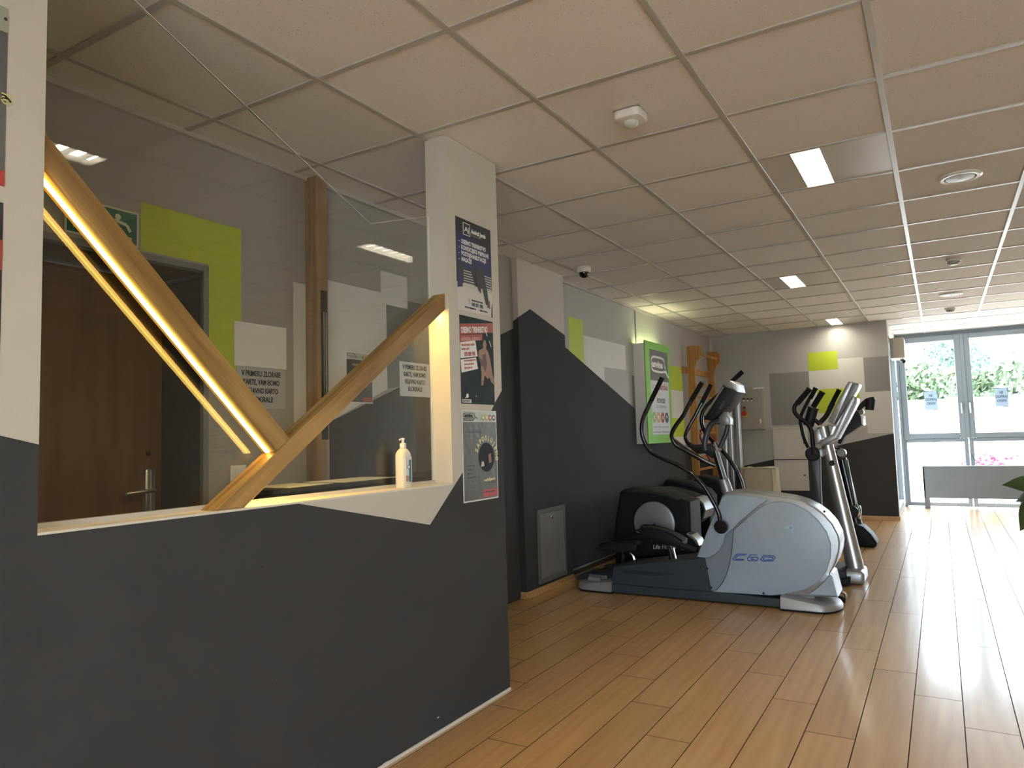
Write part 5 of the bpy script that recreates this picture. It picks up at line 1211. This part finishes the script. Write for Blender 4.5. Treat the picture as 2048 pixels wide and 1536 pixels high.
MB().lathe([(0, -.02), (.025, -.02), (.03, 0), (.025, .02)], PY(5.5, z4(1135, 590)), (0, -1, 0), 14).build('clamp', CHROME, m2)
for dx in (0, .05):
    MB().tube([PY(5.48, z3(1580 + dx * 500, 345)) , PY(5.46, z3(1612 + dx * 400, 350)), PY(5.46, z3(1618 + dx * 400, 420)), PY(5.48, z3(1595 + dx * 500, 465))], .007, 8, 5).build('chrome_loop', CHROME, m2)
MB().lathe([(.06, -.05), (.06, .05), (.05, .06), (0, .06)], PY(5.55, z3(1560, 400)), (0, -1, 0), 18).build('lower_joint', BLACK, m2)
ftp = YL(5.45, z3, [(1500, 560), (1520, 500), (1590, 520), (1660, 545), (1740, 620), (1795, 700), (1785, 735), (1770, 748), (1600, 745), (1560, 700)])
for p in ftp: p.z = max(p.z, .004)
extr(ftp, 5.72, BH, 'front_foot', m2, .025, 3)
bolt(m2, PY(5.449, z3(1695, 612)), .01)
MB().box(-1.9, -.62, 5.52, 5.66, .02, .12, .012, 2).build('main_beam', BLACK, m2)
MB().box(-1.95, -1.8, 5.35, 5.85, 0, .08, .012, 2).build('rear_foot', BLACK, m2)

# ================================================================= potted plant at the right
LEAFM = mat('leaf green', (.028, .055, .014), .38, noise=.35, nscale=16); STEMM = mat('stem brown', (.10, .07, .04), .7)
LV = PY(.95, (2046, 1000)); pc = Vector((LV.x + .30, 1.05, 0))
pp = thing('potted_plant', (pc.x, pc.y, 0), 'leafy green potted plant reaching in at the right picture edge', 'plant')
MB().lathe([(.0, .0), (.13, 0), (.14, .01), (.17, .30), (.18, .32), (.165, .325), (.155, .30), (0, .30)], pc, n=28).build('pot', mat('pot anthracite', (.06, .06, .065), .5), pp)
MB().lathe([(0, .302), (.15, .302), (.15, .306), (0, .306)], pc, n=20).build('soil', mat('soil', (.03, .02, .012), .95, noise=.4, nscale=40), pp)
for k in range(4):
    a = k * 1.6; MB().tube([pc + Vector((.03 * math.cos(a), .03 * math.sin(a), .3)), pc + Vector((.07 * math.cos(a), .07 * math.sin(a), .9)), pc + Vector((.11 * math.cos(a), .11 * math.sin(a), 1.65))], [.012, .010, .005], 7, 4).build('stem', STEMM, pp)
def leaf(base, tip, wd, up, droop=.02, parent=pp):
    base, tip = Vector(base), Vector(tip); d = tip - base; L = d.length; d.normalize(); s = d.cross(Vector(up)).normalized(); n = s.cross(d)
    vs, fs = [], []; NN = 8
    prof = [0, .55, .85, 1, .98, .86, .62, .30, 0]
    for k in range(NN + 1):
        t_ = k / NN; c = base + d * L * t_ + n * (math.sin(t_ * math.pi) * droop); h = prof[k] * wd / 2
        vs += [c - s * h + n * h * .25, c, c + s * h + n * h * .25]
    for k in range(NN):
        i = k * 3; fs += [(i, i + 1, i + 4, i + 3), (i + 1, i + 2, i + 5, i + 4)]
    par = parent.matrix_world.translation
    me = bpy.data.meshes.new('leaf'); me.from_pydata([v - par for v in vs], [], fs); me.materials.append(LEAFM); me.polygons.foreach_set('use_smooth', [True] * len(me.polygons))
    o = bpy.data.objects.new('leaf', me); COL.objects.link(o); o.parent = parent; o.matrix_world = Matrix.Translation(par); return o
leaf(PY(.98, (2100, 985)), PY(.93, (2003, 970)), .085, (.2, -.75, .6), .02)
leaf(PY(1.0, (2085, 985)), PY(.96, (2030, 1004)), .045, (.3, -.8, .4), .01)
leaf(PY(1.0, (2062, 1000)), PY(.95, (2040, 1062)), .085, (.5, -.8, .3), .015)
rnd = random.Random(5)
for k in range(150):
    a = rnd.uniform(0, 6.28); z = rnd.uniform(.75, 1.75); r0 = .07 + .03 * z; L = rnd.uniform(.13, .19)
    b0 = pc + Vector((r0 * math.cos(a), r0 * math.sin(a), z)); tp = b0 + Vector((L * math.cos(a), L * math.sin(a), rnd.uniform(-.08, .03)))
    q = ((tp - CAM).dot(RV) / (tp - CAM).dot(FV)) * FPX + 1024
    if q < 2070: continue
    leaf(b0, tp, rnd.uniform(.06, .085), (0, 0, 1), -.015)

# ================================================================= outside
def plane(name, x0, x1, y0, y1, z, m): return st(MB().box(x0, x1, y0, y1, z - .1, z).build(name, m, smooth=False))
plane('ground', -60, 60, -60, 90, -.16, mat('pale paving', (.50, .485, .455), .85, noise=.06, nscale=1.5))
gw = tag(MB().box(-25, 30, 24, 24.3, -.16, 2.0).build('garden_wall', mat('sunlit render', (.72, .70, .66), .85, noise=.04, nscale=2), smooth=False), 'long pale rendered garden wall beyond the windows, below the trees', 'wall')
def tree(x, y, h, r, seed, lab, tone):
    rr = random.Random(seed)
    t = thing('tree', (x, y, -.16), lab, 'tree', 'trees beyond the garden wall')
    MB().tube([(x, y, -.16), (x + .1, y, h * .35), (x + .05 * h * .2, y, h * .8)], [.20, .15, .05], 8, 4).build('trunk', mat('bark', (.16, .12, .08), .9), t)
    verts, faces = [], []
    par = Vector((x, y, -.16))
    blobs = [(Vector((x + rr.uniform(-.6, .6) * r, y + rr.uniform(-.6, .6) * r, h * rr.uniform(.35, .9))), r * rr.uniform(.35, .62)) for _ in range(9)]
    for c, br in blobs:
        for _ in range(420):
            d = Vector((rr.gauss(0, 1), rr.gauss(0, 1), rr.gauss(0, 1))).normalized() * br * rr.uniform(.6, 1.05); p = c + d - par
            u = Vector((rr.gauss(0, 1), rr.gauss(0, 1), rr.gauss(0, 1))).normalized(); v = u.orthogonal().normalized(); s = rr.uniform(.10, .19)
            i = len(verts); verts += [p - u * s, p + v * s * .6, p + u * s, p - v * s * .6]; faces.append((i, i + 1, i + 2, i + 3))
    me = bpy.data.meshes.new('foliage'); me.from_pydata(verts, [], faces); me.materials.append(tone)
    o = bpy.data.objects.new('foliage', me); COL.objects.link(o); o.parent = t; o.matrix_world = Matrix.Translation(par); o['kind'] = 'stuff'
G1 = mat('tree leaf green', (.12, .17, .095), .6, noise=.3, nscale=2); G2 = mat('tree leaf bluish', (.095, .165, .14), .6, noise=.3, nscale=2); G3 = mat('tree leaf olive', (.15, .18, .09), .6, noise=.3, nscale=2)
for k, (px, py_top, yy, r, tone, lab) in enumerate([(1812, 738, 30.5, 1.5, G1, 'green tree at the left edge of the window view'), (1845, 770, 34.2, 1.5, G2, 'low bluish tree left of the left window notice'), (1882, 748, 42, 2.4, G3, 'olive tree behind the left window notice'), (1912, 760, 48, 2.4, G2, 'bluish tree next to the window mullion'),
                                                   (1954, 685, 55.5, 3.4, G2, 'tall bluish tree seen just right of the window mullion'), (1988, 738, 26.6, 1.45, G1, 'green tree behind the right window notice'), (2026, 690, 66, 4.8, G2, 'tall tree at the right edge of the window view'), (2052, 738, 36.6, 1.9, G3, 'olive tree cut by the right picture edge')]):
    p = PY(yy, (px, py_top)); tree(p.x, yy, p.z, r, 40 + k, lab, tone)
# flowering shrub outside
yf = 11.6; c = PY(yf, (1985, 935))
t = thing('flowering_shrub', (c.x, yf, -.16), 'pink flowering shrub right outside the window', 'shrub')
MB().lathe([(0, 0), (.2, 0), (.26, .35), (.22, .36), (0, .34)], (c.x, yf, -.16), n=20).build('planter', mat('planter pale', (.6, .58, .54), .7), t)
rr = random.Random(3); stem_m = MB(); bl = MB()
for k in range(26):
    a, r0 = rr.uniform(0, 6.28), rr.uniform(.05, .5); top = Vector((c.x + math.cos(a) * r0, yf + math.sin(a) * r0 * .6, c.z + rr.uniform(-.25, .22)))
    stem_m.tube([(c.x + math.cos(a) * .1, yf + math.sin(a) * .1, .18), (c.x + math.cos(a) * r0 * .6, yf + math.sin(a) * r0 * .4, (.18 + top.z) / 2), top], .008, 5, 3)
    for _ in range(3): q = top + Vector((rr.uniform(-.05, .05), rr.uniform(-.05, .05), rr.uniform(-.05, .05))); bl.ball(q, .03, .03, .026, 6, 5)
o = stem_m.build('stems', G1, t); o['kind'] = 'stuff'; o = bl.build('blossoms', mat('blossom pink', (.62, .05, .14), .6), t); o['kind'] = 'stuff'
